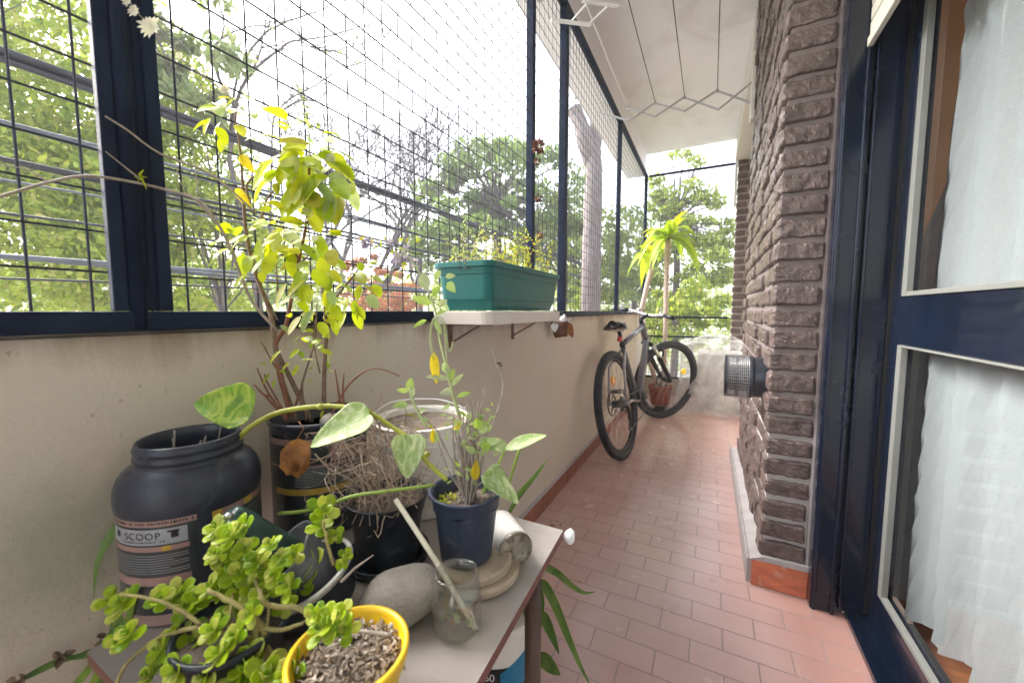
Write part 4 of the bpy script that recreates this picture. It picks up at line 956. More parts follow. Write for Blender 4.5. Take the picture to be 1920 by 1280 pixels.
# sage in the blue pot
tp = thing('sage_plant', 'half dead woody sage with grey green shoots in the blue black pot', 'plant', bp_+V((0, 0, .08)))
b = MB(); base = bp_+V((.0, .0, .078))
for k in range(64):
    p0 = base+V((R1(-.012, .012), R1(-.012, .012), 0)); top = W(875+R1(-28, 30), 935-R1(60, 190), .535+R1(-.02, .02))
    b.tube(wobble(curve([p0, p0.lerp(top, .5)+rv()*.010, top], 4), .0012), taper(9, R1(.0009, .0022), .0005), 5)
for L_ in ([(870, 930), (855, 880), (830, 830), (818, 805), (790, 780)], [(880, 930), (872, 850), (862, 780), (850, 735), (842, 700)], [(885, 920), (895, 850), (925, 790), (940, 745), (942, 710), (930, 680), (922, 650)], [(880, 880), (892, 800), (905, 745), (903, 724)], [(880, 870), (895, 800), (908, 750), (911, 722)], [(865, 920), (840, 880), (815, 810)], [(885, 940), (900, 905), (930, 910), (928, 945)], [(870, 935), (885, 985), (895, 930)]):
    leafy_stem(b, P(*[(x, y, .53) for x, y in L_]), .0016, .0007, n=5)
b.build('woody_stems', M['greytwig'], tp, smooth=False)
b = MB()
leafy_stem(b, P((800, 800, .51), (785, 775, .51), (772, 745, .51), (768, 725, .51)), .0026, .0012)
leafy_stem(b, P((862, 780, .52), (850, 745, .52), (843, 715, .52), (835, 690, .52)), .0026, .0014)
leafy_stem(b, P((838, 690, .52), (825, 640, .53), (818, 590, .53), (805, 550, .535), (780, 500, .54), (760, 475, .545), (748, 462, .55)), .0016, .0008)
leafy_stem(b, P((760, 478, .545), (725, 480, .55), (700, 495, .55), (690, 505, .55)), .0009, .0006)
leafy_stem(b, P((850, 640, .52), (842, 660, .52), (832, 600, .52), (815, 598, .52), (808, 630, .52), (812, 660, .52)), .001, .0006)
leafy_stem(b, P((838, 690, .52), (836, 650, .52), (830, 605, .52), (812, 598, .52), (806, 640, .52), (813, 672, .52)), .001, .0007)
b.build('green_stems', M['greenstem'], tp, smooth=True)
b = MB()
def sl(px, py, ang, L, w_=.4, dep=.52, m=0, bend=.2): a = rad(ang); b.leaf(W(px, py, dep), _R*cos(a)+_U*sin(a)-_d*R1(-.1, .4), -_d+_U*.3+rv()*.4, L, L*w_, 'ovate', .25, bend, 5, m)
for q in ((768, 735, 85, .026, .42), (765, 735, 150, .018), (772, 745, 80, .02), (765, 760, 165, .022, .5), (785, 775, 45, .018), (786, 790, 20, .016), (843, 715, 70, .028, .4), (840, 712, 160, .034, .28), (838, 700, 100, .022, .5), (850, 735, 170, .02, .6), (846, 725, 55, .030, .25), (856, 745, 30, .024, .3), (845, 760, 195, .014), (820, 830, 95, .02, .3), (862, 800, 110, .016, .8), (898, 805, 100, .022, .6), (900, 812, 55, .018, .6), (905, 845, 60, .022, .5), (912, 830, 20, .02, .5), (890, 850, 130, .02, .5), (878, 790, 80, .018), (800, 545, 100, .034, .5), (812, 555, 60, .022, .5), (808, 570, 150, .03, .4), (822, 575, 45, .020, .5), (835, 520, 20, .016, .5), (838, 530, -40, .018, .7), (815, 525, 60, .02, .5), (818, 590, 30, .02, .3), (815, 600, -60, .02, .4), (800, 600, 200, .02, .3)): sl(*q)
for k in range(70): sl(R1(835, 925), R1(760, 915), R1(0, 180), R1(.008, .018), .26, .525)
b.build('leaves', M['sage'], tp, smooth=True)
for x_, y_, d_, L_, w_ in ((813, 660, -_U+_R*.1, .044, .013), (855, 795, -_U*.3+_R*.3-_d*.4, .010, .012), (812, 830, _U, .02, .008), (890, 900, _U+_R*.1, .028, .012)):
    b = MB(); b.leaf(W(x_, y_, .52), d_, -_d, L_, w_, 'ovate', .3, .0, 6); b.build('yellow_leaf', M['yellowleaf'], tp)
b = MB()
for px, py, n_, s_ in ((688, 455, 16, .016), (716, 478, 6, .012), (745, 482, 12, .014), (768, 488, 10, .013), (765, 462, 8, .012), (730, 450, 8, .012)):
    for k in range(n_): b.leaf(W(px, py, .55)+rv()*.008, rv(), rv(), s_*R1(.6, 1.1), s_*.4, 'spoon', .3, .2, 4)
b.build('lilac_flowers', M['purple'], tp)
b = MB()
for k in range(26): b.leaf(W(R1(680, 790), R1(440, 520), .55), rv(), rv(), .012, .005, 'ovate', .3, .2, 4)
b.build('pale_leaves', M['lime'], tp)

# pothos vine
tp = thing('pothos_vine', 'variegated trailing vine arching from the big black tub over the pots', 'plant', tubA+V((.04, .03, .15)))
b = MB()
leafy_stem(b, P((400, 870, .53), (440, 830, .53), (470, 800, .53), (520, 774, .535), (580, 763, .54), (640, 762, .54), (690, 772, .535), (735, 800, .525), (770, 825, .515), (800, 865, .51), (838, 900, .505)), .0036, .0030, n=8, k=6)
for px, py in ((600, 762), (690, 772), (752, 812), (800, 852)):
    d_ = .53; b.lathe([(.002, -.004), (.0052, -.001), (.0052, .001), (.002, .004)], W(px, py, d_-.003), 10)
b.build('vine_stem', M['vine'], tp, smooth=True)
b = MB()
leafy_stem(b, P((522, 962, .56), (570, 958, .53), (620, 945, .50), (660, 930, .495), (730, 920, .50), (815, 909, .52)), .0026, .0022, k=5)
leafy_stem(b, P((925, 895, .53), (938, 862, .53), (950, 838, .53)), .0022, .0018); leafy_stem(b, P((905, 925, .52), (915, 900, .52), (920, 885, .515)), .0022, .0018)
leafy_stem(b, P((975, 840, .56), (965, 870, .56), (955, 905, .57)), .0022, .0018)
b.build('green_stems', M['vinegreen'], tp, smooth=True)
def bigleaf(name, mat, pb, pt, db, dt, w_, up, fold=.35, droop=0, shape='heart'):
    A, B = W(*pb, db), W(*pt, dt); x = MB(); x.leaf(A, B-A, up, (B-A).length, w_, shape, fold, droop, 14, wave=.008)
    return x.build(name, M[mat], tp, smooth=True, solid=.0008, subsurf=1)
bigleaf('leaf', 'pothos', (476, 764), (364, 757), .50, .49, .056, _U*.35 - _d*.95, .45)
bigleaf('leaf', 'pothospale', (694, 776), (582, 838), .50, .470, .054, _U*.75 - _d*.6, .3)
bigleaf('leaf', 'pothospale', (768, 815), (764, 897), .50, .485, .042, -_d + _R*.2, .3)
bigleaf('leaf', 'pothospale', (948, 842), (1026, 815), .52, .525, .024, _U*.8 - _d*.4, .3, shape='ovate')
bigleaf('leaf', 'pothospale', (955, 838), (892, 832), .535, .52, .026, _U*.7 - _d*.5, .2, shape='ovate')
bigleaf('leaf', 'pothospale', (910, 885), (972, 945), .52, .505, .036, _U*.6 - _d*.5 + _R*.3, .3)
b = MB(); b.leaf(W(556, 822, .545), V((0, 0, -1))+_R*.05, -_d+_R*.4, .060, .040, 'ovate', .9, .0, 16, wave=.09, twist=.9); b.leaf(W(575, 850, .54), V((0, 0, -1))-_R*.35, -_d-_R*.4, .04, .026, 'ovate', .8, .0, 8, wave=.1, twist=-.8); b.v = [p + noise.noise_vector(p*75)*.006 for p in b.v]; b.tube(P((560, 790, .55), (570, 802, .545), (556, 824, .545)), .0009, 5)
tag(b.build('dead_leaf', M['dryleaf'], smooth=True), 'curled brown dead leaf hanging against the cut down tub', 'leaf')

# succulent
tp = thing('jade_succulent', 'sprawling bright green succulent with round leaf rosettes at the bottom left', 'plant', W(430, 1230, .36))
b = MB()
def rosette(px, py, dep, s_, ax=None, n_=9):
    c_ = W(px, py, dep); ax = (ax or (_U*R1(.4, 1) - _d*R1(.4, 1.0) + _R*R1(-.5, .5))).normalized()
    x_, y_ = frame_of(ax)
    for ring, (cnt, el, ln) in enumerate(((4, .15, 1.0), (3, .65, .8), (2, 1.2, .45))):
        a0 = R1(0, 6)
        for k in range(cnt):
            a = a0+2*PI*k/cnt+R1(-.2, .2); d_ = (x_*cos(a)+y_*sin(a))*cos(el) + ax*sin(el)
            b.leaf(c_+ax*(ring*.002)-ax*.003, d_, ax, s_*ln*R1(.85, 1.1), s_*ln*R1(.68, .88), 'spoon', .20, -.05, 8)
spots = [(430, 1005, 30), (405, 990, 26), (455, 985, 24), (605, 955, 27), (600, 985, 22), (628, 1003, 16), (650, 1040, 14), (582, 1058, 32), (552, 1040, 20), (570, 1088, 26), (640, 1058, 12), (480, 1050, 26), (505, 1020, 20), (495, 1070, 22), (525, 1045, 20), (460, 1030, 24), (420, 1045, 22), (400, 1040, 20), (450, 1075, 28), (425, 1090, 30), (475, 1100, 30), (400, 1100, 28), (370, 1120, 30), (440, 1130, 30), (500, 1110, 26), (540, 1100, 24), (535, 1135, 20), (470, 1150, 22), (330, 1110, 28), (350, 1135, 24), (515, 1080, 22),
         (230, 1130, 30), (205, 1125, 22), (300, 1120, 24), (240, 1190, 28), (220, 1200, 22), (330, 1190, 28), (300, 1215, 26), (365, 1200, 30), (400, 1180, 26), (350, 1230, 32), (330, 1260, 30), (410, 1225, 28), (440, 1190, 26), (385, 1265, 28), (465, 1245, 40), (500, 1265, 36), (440, 1275, 34), (545, 1255, 30), (535, 1280, 30), (620, 1165, 34), (640, 1150, 24), (600, 1180, 28), (590, 1150, 20), (650, 1180, 22), (280, 1265, 26), (480, 1215, 22), (490, 1290, 34), (400, 1290, 30)]
for px, py, s_ in spots:
    dep = .40 - .05*(py-1000)/280 + R1(-.02, .02)
    if px > 560 and py < 1110: dep = .44+R1(-.01, .01)
    if px > 580 and py > 1130: dep = .335
    b = MB(); rosette(px, py, dep, s_*dep/F*1.15); b.build('leaf_rosette', M['succ'], tp, smooth=True, solid=.0007)
for k in range(10):
    px, py = R1(380, 520), R1(1010, 1160); b = MB(); rosette(px, py, .405+R1(-.02, .02), R1(8, 16)*.4/F*1.3); b.build('leaf_rosette', M['succ'], tp, smooth=True, solid=.0007)
b = MB()
for L_, r_ in (([(600, 1195), (590, 1160), (560, 1140), (510, 1135), (490, 1120), (480, 1080)], .0032), ([(480, 1240), (482, 1190), (478, 1140), (485, 1095), (490, 1060)], .0035), ([(500, 1235), (495, 1180), (470, 1150), (420, 1120), (390, 1105)], .003), ([(480, 1175), (530, 1180), (570, 1165)], .0026), ([(470, 1260), (440, 1200), (380, 1175), (300, 1195), (240, 1240), (215, 1290)], .0026), ([(285, 1215), (310, 1250), (312, 1290)], .0022), ([(380, 1170), (330, 1140), (280, 1120), (225, 1115)], .002), ([(450, 1280), (445, 1220), (440, 1170)], .0022), ([(430, 1290), (420, 1240), (432, 1150), (440, 1100)], .002), ([(600, 1200), (610, 1180), (618, 1165)], .0022), ([(625, 1060), (612, 1010), (606, 975)], .0018), ([(400, 1290), (390, 1230), (375, 1200)], .0018), ([(350, 1290), (372, 1240), (420, 1215), (470, 1190)], .0018), ([(520, 1235), (500, 1200), (505, 1140)], .002)):
    c_ = curve([W(x, y, .375 if y > 1100 else .40) for x, y in L_], 4); b.tube(wobble(c_, .0008), taper(len(c_), r_, r_*.6), 7)
b.build('stems', M['sucstem'], tp, smooth=True)
# its pot
sp = W(455, 1280, .40); sp.z = ZT
t = thing('plant_pot', 'small black pot hidden under the sprawling green succulent', 'pot', sp)
b = MB(); b.lathe([(.036, .001), (.048, .05), (.051, .052), (.051, .058), (.047, .058), (.04, .01)], sp+V((0, -.005, 0)), 40); b.build('pot_body', M['darkpot'], t, smooth=True)
b = MB(); b.lathe([(0, .05), (.046, .048)], sp+V((0, -.005, 0)), 32); b.build('soil', M['soil'], t)
b = MB(); b.tube(P((640, 1090, .43), (665, 1065, .43), (700, 1040, .43)), [.0018, .0014, .0004], 6); tag(b.build('dry_twig', M['greytwig']), 'pointed pale twig sticking out over the grey rim container', 'twig')

# strap-leaved plants at the wall side (left) and under the table (right)
tp = thing('strap_leaf_plant', 'strap leaved plant growing up between the wall and the table on the left', 'plant', V((-.66, .17, .0)))
b = MB()
def strap(pts, w_, m=0, up=None):
    c_ = curve([W(*q) for q in pts], 5); n_ = len(c_); vs = []
    for i, p in enumerate(c_):
        d_ = (c_[min(i+1, n_-1)]-c_[max(i-1, 0)]).normalized(); sd = d_.cross(up or -_d); sd = sd.normalized(); nu = sd.cross(d_); t_ = i/(n_-1)
        ww = w_/2*min(1, .5+t_*1.5)*max(.04, (1-t_**2.6))
        vs += [p+sd*ww+nu*ww*.35, p, p-sd*ww+nu*ww*.35]
    b.add(vs, [(3*i+k, 3*i+k+1, 3*i+k+4, 3*i+k+3) for i in range(n_-1) for k in range(2)], m)
strap([(200, 1300, .50), (235, 1150, .52), (245, 1050, .53), (232, 985, .53), (205, 1010, .525), (183, 1060, .52), (176, 1120, .515)], .018)
strap([(190, 1300, .49), (215, 1200, .49), (240, 1110, .48), (250, 1080, .47)], .012, 1)
strap([(215, 1300, .47), (230, 1210, .46), (250, 1130, .45), (262, 1095, .44)], .010, 1)
strap([(180, 1310, .50), (195, 1250, .49), (222, 1180, .47), (245, 1130, .46)], .014)
strap([(120, 1310, .50), (170, 1250, .49), (205, 1205, .48)], .010, 1); strap([(160, 1310, .48), (195, 1240, .47), (215, 1200, .46)], .009, 1)
strap([(212, 1218, .49), (170, 1222, .50), (118, 1234, .51), (60, 1262, .52), (15, 1290, .52)], .013)
strap([(225, 1300, .46), (215, 1250, .46), (205, 1200, .46)], .016)
strap([(195, 1320, .50), (200, 1260, .49), (208, 1200, .47), (212, 1150, .46)], .010)
b.build('strap_leaves', [M['strap'], M['strapyellow']], tp, smooth=True)
for px, py in ((115, 1232), (35, 1275), (200, 1195)):
    b = MB(); c_ = W(px, py, .50)
    for k in range(8): b.leaf(c_+rv()*.003, rv(), rv(), .010, .008, 'ovate', .4, 0, 3)
    b.build('dry_node', M['twig'], tp)
fp = MB(); fpc = V((-.672, .14, 0)); fp.lathe([(.035, .001), (.044, .12), (.044, .125), (.04, .12)], fpc, 30); fp.lathe([(0, .11), (.04, .11)], fpc, 20)
tag(fp.build('plant_pot', M['darkpot'], smooth=True), 'dark floor pot holding the strap leaved plant beside the wall', 'pot')

tp = thing('strap_leaf_plant', 'green strap leaved plant spilling onto the tiles from under the table', 'plant', V((-.36, .78, 0)))
b = MB()
strap([(955, 1140, .92), (975, 1090, .92), (1000, 1150, .90), (990, 1220, .88), (975, 1310, .86)], .05)
strap([(960, 1120, .95), (990, 1080, .95), (1010, 1130, .93), (1000, 1200, .92)], .042)
strap([(960, 1120, .95), (1000, 1060, .97), (1040, 1070, .98), (1070, 1095, 1.0), (1095, 1110, 1.0), (1118, 1108, 1.0)], .020)
strap([(965, 1140, .93), (1010, 1090, .95), (1035, 1120, .95), (1060, 1180, .95), (1085, 1240, .95), (1110, 1290, .94)], .024, 0)
strap([(985, 1150, .95), (1015, 1150, .98), (1035, 1190, .99), (1048, 1225, 1.0)], .03)
strap([(990, 1230, .98), (1015, 1230, 1.0), (1035, 1250, 1.0), (1050, 1265, 1.0)], .045)
strap([(955, 960, .80), (975, 925, .80), (1000, 895, .80), (1027, 860, .80)], .013)
b.build('strap_leaves', [M['strap'], M['strapyellow']], tp, smooth=True)
fpc = on_z(955, 1105, .12); fpc.z = 0; fpc = V((-.40, .76, 0))
fp = MB(); fp.lathe([(.055, .001), (.07, .13), (.074, .135), (.074, .15), (.066, .15), (.06, .1)], fpc, 30); fp.lathe([(0, .13), (.064, .13)], fpc, 20)
tag(fp.build('plant_pot', M['terracotta'], smooth=True), 'pot on the tiles under the far end of the table', 'pot')

# paint bucket under the table
pb = W(930, 1240, .86); pb.z = 0
t = thing('paint_bucket', 'cream bucket with a blue printed label standing under the table', 'bucket', pb)
b = MB(); b.lathe([(.082, .001), (.084, .004), (.094, .36), (.099, .361), (.099, .375), (.095, .375), (.09, .3)], pb, 48); b.build('bucket_body', M['bucket'], t, smooth=False)
b = MB(); cyl_patch(b, pb, .0945, -70, 60, .30, .345, 0); cyl_patch(b, pb, .0950, -70, 60, .02, .30, 1); 
t0 = math.atan2(-pb.y, -pb.x); vs = []
for i in range(13):
    a = t0+rad(5+55*i/12); vs += [(pb.x+.0953*cos(a), pb.y+.0953*sin(a), .245+.0015*i), (pb.x+.0953*cos(a), pb.y+.0953*sin(a), .290+.0045*i)]
b.add(vs, [(2*i, 2*i+2, 2*i+3, 2*i+1) for i in range(12)], 2)
b.build('printed_label', [M['bucket'], M['inkblack'], M['bluelabel']], t)
cyl_text('60', pb, .0962, -8, .283, .022, 'label_text', M['cream'], t)

# wispy herbs in the planter
def herb(name, label, lp, n, mats_, xr, seed):
    r = thing(name, label, 'plant', V((-.608, lp, 1.11)), 'wispy herbs in the teal planter'); st = MB(); lv = MB()
    for k in range(n):
        p0 = V((-.608+R1(-.06, .06), lp+R1(-.10, .10), 1.11)); hgt = R1(.04, .16); d_ = V((R1(-.3, .3), R1(-.5, .5), 1)).normalized()
        pts = [p0, p0+d_*hgt*.5+rv()*.01, p0+d_*hgt+rv()*.02]; cc_ = curve(pts, 3); st.tube(cc_, taper(len(cc_), .0010, .0004), 4)
        for q in cc_[2:]:
            for u_ in range(4):
                lv.leaf(q+rv()*.006, rv()+V((0, 0, .3)), rv(), R1(.006, .014), R1(.003, .006), 'ovate', .3, .2, 3, 0 if rnd.random() < .88 else 1)
    st.build('stems', M['twig'], r); lv.build('leaves', mats_, r)
herb('herb_plant', 'wispy yellow green herb at the near end of the teal planter', .98, 26, [M['limepale'], M['purple']], 0, 1)
herb('herb_plant', 'wispy herb with reddish tips in the middle of the teal planter', 1.14, 26, [M['lime'], M['f_red']], 0, 2)
herb('herb_plant', 'low yellow leaved herb at the far end of the teal planter', 1.31, 20, [M['lime'], M['yellowleaf']], 0, 3)

# ------------------------------------------------------------------ palm in pot
tp = thing('potted_palm', 'tall potted dracaena with drooping yellow green leaf crowns behind the bicycle', 'plant', V((-.46, 4.42, 0)))
pc = V((-.455, 4.40, 0))
b = MB(); b.lathe([(.085, .001), (.09, .01), (.115, .17), (.125, .175), (.125, .205), (.112, .205), (.10, .16)], pc, 40); b.build('pot', M['terracotta'], tp, smooth=True)
b = MB(); b.lathe([(0, .18), (.11, .18)], pc, 30); b.build('soil', M['soil'], tp)
c1 = W(1252, 448, 4.08); c2 = W(1218, 480, 4.20)
b = MB(); q = curve([pc+V((.03, 0, .17)), W(1247, 640, 4.1), W(1249, 540, 4.1), c1], 6); b.tube(q, [.024+.004*noise.noise(p*14)+(.006 if i > len(q)-5 else 0) for i, p in enumerate(q)], 12); b.build('trunk', M['palmtrunk'], tp, smooth=True)
b = MB(); q = curve([pc+V((-.03, .02, .17)), W(1203, 610, 4.2), W(1211, 545, 4.2), W(1220, 510, 4.2), c2], 6); b.tube(q, [.026+.004*noise.noise(p*14) for p in q], 12); b.build('trunk', M['palmtrunk'], tp, smooth=True)
for c_, n_, ll in ((c1, 24, .60), (c2, 15, .40)):
    b = MB()
    for k in range(n_):
        a = 2*PI*k/n_*2.4; el = R1(.0, 1.0) if k < n_*.8 else R1(.9, 1.4)
        d_ = V((cos(a)*cos(el), sin(a)*cos(el), sin(el))); b.leaf(c_+d_*.01, d_, V((0, 0, 1))+rv()*.2, ll*R1(.7, 1.0), .10, 'strap', .35, R1(.5, .95)*(1.25-el*.4), 10)
    b.build('leaf_crown', M['palmleaf'], tp, smooth=True)

# plastic covered box
t = thing('covered_box', 'bulky box wrapped in crumpled translucent plastic film in the far corner', 'box', V((.04, 4.4, 0)))
b = MB(); b.box(-.10, .30, 4.25, 4.75, .002, .58); b.build('box', M['cardboard'], t)
b = MB(); NX, NZ = 90, 80; vs = []; 
def film(x, y, z):
    p = V((x, y, z)); nv = noise.noise_vector(p*4)*.05 + V([abs(q) for q in noise.noise_vector(p*8)])*.035 + V([abs(q) for q in noise.noise_vector(p*15)])*.022
    return p+nv
prof = []
for i in range(NX+1):
    s_ = i/NX; # around three sides: left, front, right
    if s_ < .36: x, y = -.275, 4.75-(s_/.36)*.70
    elif s_ < .86: x, y = -.275+(s_-.36)/.5*.60, 4.05
    else: x, y = .325, 4.10+(s_-.86)/.14*.5
    prof.append((x, y))
for j in range(NZ+1):
    tz = j/NZ
    for x, y in prof:
        cx, cy = .045, 4.42
        if tz < .75: z = tz/.75*.66; k = 1.0 + .08*(1-tz/.75) - .06*sin(tz/.75*PI)
        else: u_ = (tz-.75)/.25; z = .66+.075*sin(u_*PI/2); k = (1-u_)*.95+.02
        vs.append(film(cx+(x-cx)*k, cy+(y-cy)*k, max(.004, z) if z > .02 else .004))
for p in vs: p.z = max(.003, p.z)
b.add(vs, [(j*(NX+1)+i, j*(NX+1)+i+1, (j+1)*(NX+1)+i+1, (j+1)*(NX+1)+i) for j in range(NZ) for i in range(NX)])
b.build('plastic_film', M['film'], t, smooth=True)

# ================================================================== BICYCLE
bike = thing('bicycle', 'dark grey mountain bike leaning on the parapet with its front wheel turned right', 'bicycle', V((-.484, 2.65, 0)))
T = Matrix.Translation((-.484, 2.65, 0)) @ Matrix.Rotation(rad(-7.0), 4, 'Z') @ Matrix.Rotation(rad(-9.5), 4, 'Y')
RW = .368; WB = 1.19
def Tm(p): return T @ V(p)
HT = V((0, .85, .90)); HB = V((0, .92, .74))             # head tube top / bottom
axs = (HT-HB).normalized(); 
ST = Matrix.Translation(HB) @ Matrix.Rotation(rad(-37), 4, axs) @ Matrix.Translation(-HB)
def Sm(p): return T @ (ST @ V(p))
HUB = V((0, WB, RW)); RH = V((0, 0, RW))
def addb(pts, r, n=10, f=Tm, mb=None): 
    (mb or b).tube([f(p) for p in pts], r, n)
def wheel(c, f, nm):
    w_ = MB(); K = 64
    w_.tube([f(c+V((0, cos(2*PI*k/K)*(RW-.026), sin(2*PI*k/K)*(RW-.026)))) for k in range(K)], .026, 12, closed=True)
    for k in range(72):       # tread knobs
        a = 2*PI*k/72
        for xx in (-.013, 0, .013):
            aa = a+(.02 if xx else .04); e = V((0, cos(aa), sin(aa))); tt = V((0, -sin(aa), cos(aa))); rr_ = RW-.002-abs(xx)*.25
            q = c+e*rr_+V((xx, 0, 0)); w_.bar(f(q-tt*.006), f(q+tt*.006), .008, .006)
    ty = w_.build(nm, M['rubber'], bike, smooth=False)
    r_ = MB(); r_.tube([f(c+V((0, cos(2*PI*k/K)*(RW-.060), sin(2*PI*k/K)*(RW-.060)))) for k in range(K)], .0125, 8, closed=True)
    r_.build('rim', M['blackmetal'], ty, smooth=True)
    s_ = MB()
    for k in range(32):
        a = 2*PI*k/32; sg = 1 if k % 2 else -1; a2 = a+(.9 if (k//2) % 2 else -.9)
        s_.tube([f(c+V((sg*.028, cos(a2)*.022, sin(a2)*.022))), f(c+V((0, cos(a)*(RW-.066), sin(a)*(RW-.066))))], .0011, 4)
    s_.build('spokes', M['chrome'], ty)
    h = MB(); h.tube([f(c+V((x, 0, 0))) for x in (-.055, -.03, -.029, .029, .03, .055)], [.008, .008, .025, .025, .008, .008], 14)
    h.tube([f(c+V((-.04, cos(2*PI*k/32)*.078, sin(2*PI*k/32)*.078))) for k in range(32)], .006, 5, closed=True)
    for k in range(6): a = k*PI/3; h.tube([f(c+V((-.04, 0, 0))), f(c+V((-.04, cos(a)*.078, sin(a)*.078)))], .003, 4)
    h.build('hub_disc', M['vent'], ty, smooth=False)
    return ty
w1 = wheel(RH, Tm, 'rear_wheel'); w2 = wheel(HUB, Sm, 'front_wheel')
b = MB(); c = HUB+V((.012, cos(.35)*.20, sin(.35)*.20)); b.lathe([(0, .008), (.028, .006), (.03, -.006), (0, -.008)], Sm(c), 18, xf=(T.to_3x3() @ ST.to_3x3() @ Matrix.Rotation(rad(90), 3, 'Y'))); b.build('spoke_reflector', M['yellowrefl'], w2)
b = MB(); c = RH+V((.01, -.05, .17)); b.lathe([(0, .008), (.028, .006), (.03, -.006), (0, -.008)], Tm(c), 18, xf=(T.to_3x3() @ Matrix.Rotation(rad(90), 3, 'Y'))); b.build('spoke_reflector', M['orange'], w1)
BB = V((0, .45, .31)); SC = V((0, .265, .76)); ST_ = V((0, .235, .86))
b = MB()
addb([HB+V((0, -.01, .02)), HB.lerp(BB, .5), BB], [.026, .030, .028], 14); addb([HT-axs*.02, SC], [.024, .019], 14); addb([BB, SC], .018, 12); addb([HT, HB], .026, 14)
b.build('frame', M['frame'], bike, smooth=True)
b = MB()
for s_ in (-1, 1):
    addb([BB+V((s_*.02, -.03, 0)), RH+V((s_*.06, .12, 0)), RH+V((s_*.062, 0, 0))], [.012, .011, .009], 10)
    addb([SC+V((s_*.015, 0, -.04)), RH+V((s_*.055, .08, .25)), RH+V((s_*.062, 0, .01))], [.010, .009, .009], 10)
b.build('rear_stays', M['silverpaint'], bike, smooth=True)
b = MB(); addb([SC-(ST_-SC)*.2, ST_], .0145, 12); b.build('seat_post', M['blackmetal'], bike, smooth=True)
b = MB(); addb([SC-(ST_-SC)*.12, SC+(ST_-SC)*.1], .021, 12); b.build('seat_clamp', M['blackmetal'], bike, smooth=True)
b = MB(); q = SC.lerp(ST_, .45); b.lathe([(0, .02), (.017, .016), (.019, -.016), (0, -.02)], Tm(q+V((0, -.026, 0))), 14); b.build('rear_reflector', M['red'], bike)
# saddle
vs = []; NS = 14; NC = 10
for i in range(NS+1):
    t_ = i/NS; yy = -.13+.27*t_; wd = .072*(1-t_)**.9+.022 if t_ > .12 else .072*(.55+t_*3.2); zz = .90 + .018*(1-t_)**2 - .012*sin(PI*t_)
    for k in range(NC):
        a = PI*k/(NC-1); vs.append(Tm((cos(a)*wd, .235+yy, zz+sin(a)*.026-abs(cos(a))**3*.022)))
b = MB(); b.add(vs, [(i*NC+k, i*NC+k+1, (i+1)*NC+k+1, (i+1)*NC+k) for i in range(NS) for k in range(NC-1)] + [tuple(range(NC)), tuple(NS*NC+k for k in range(NC))] + [(i*NC, (i+1)*NC, (i+1)*NC+NC-1, i*NC+NC-1) for i in range(NS)])
sd = b.build('saddle', M['blackmetal'], bike, smooth=True)
b = MB()
for s_ in (-1, 1): addb([(s_*.02, .14, .885), (s_*.02, .20, .862), (s_*.02, .27, .862), (s_*.012, .34, .885)], .0035, 6)
b.build('saddle_rail', M['chrome'], sd)
# fork
b = MB()
for s_ in (-1, 1): addb([HB+V((s_*.055, .02, -.02)), HB.lerp(HUB, .42)+V((s_*.06, .0, 0))], .0155, 12, Sm)
b.build('fork_stanchions', M['chrome'], bike, smooth=True)
b = MB()
for s_ in (-1, 1): addb([HB.lerp(HUB, .38)+V((s_*.06, 0, 0)), HB.lerp(HUB, .8)+V((s_*.06, 0, 0)), HUB+V((s_*.055, 0, 0))], [.0215, .020, .014], 12, Sm)
addb([HB+V((-.06, .01, -.02)), HB+V((0, -.005, -.005)), HB+V((.06, .01, -.02))], .019, 12, Sm); e = HB.lerp(HUB, .4)
addb([e+V((-.06, .03, .02)), e+V((-.045, .05, .06)), e+V((0, .055, .075)), e+V((.045, .05, .06)), e+V((.06, .03, .02))], .010, 8, Sm)
b.build('fork_legs', M['blackmetal'], bike, smooth=True)
# stem + bar
top = HT+axs*.05
b = MB(); addb([HT, top], .017, 10, Sm); addb([top, top+V((0, .075, .028))], .016, 10, Sm); b.build('stem', M['blackmetal'], bike, smooth=True)
hb = top+V((0, .08, .03)); b = MB(); addb([hb+V((-.34, -.055, .018)), hb+V((-.2, -.025, .022)), hb+V((-.06, 0, .002)), hb, hb+V((.06, 0, .002)), hb+V((.2, -.025, .022)), hb+V((.34, -.055, .018))], .0125, 10, Sm); b.build('handlebar', M['silverpaint'], bike, smooth=True)
for s_ in (-1, 1):
    b = MB(); addb([hb+V((s_*.22, -.029, .022)), hb+V((s_*.35, -.057, .018))], .0175, 12, Sm); b.build('grip', M['blackmetal'], bike, smooth=True)
    b = MB(); addb([hb+V((s_*.17, -.01, .02)), hb+V((s_*.18, .025, .010))], .010, 8, Sm); addb([hb+V((s_*.18, .025, .01)), hb+V((s_*.24, .04, .0)), hb+V((s_*.31, .015, -.012))], .005, 6, Sm); addb([hb+V((s_*.15, .0, .03)), hb+V((s_*.12, .03, .04))], .012, 8, Sm)
    b.build('brake_lever', M['chrome'], bike, smooth=True)
b = MB()
for s_ in (-1, 1): addb(curve([hb+V((s_*.17, .02, .012)), hb+V((s_*.10, .12, .03)), hb+V((0, .11, -.08)), HB+V((s_*.02, .05, 0))], 5), .0026, 5, Sm)
addb(curve([hb+V((.1, .05, .0)), HB+V((.03, .03, .03)), HB.lerp(BB, .5)+V((.03, 0, 0)), BB+V((.02, 0, .03))], 5), .0026, 5)
b.build('brake_cable', M['cable'], bike, smooth=True)
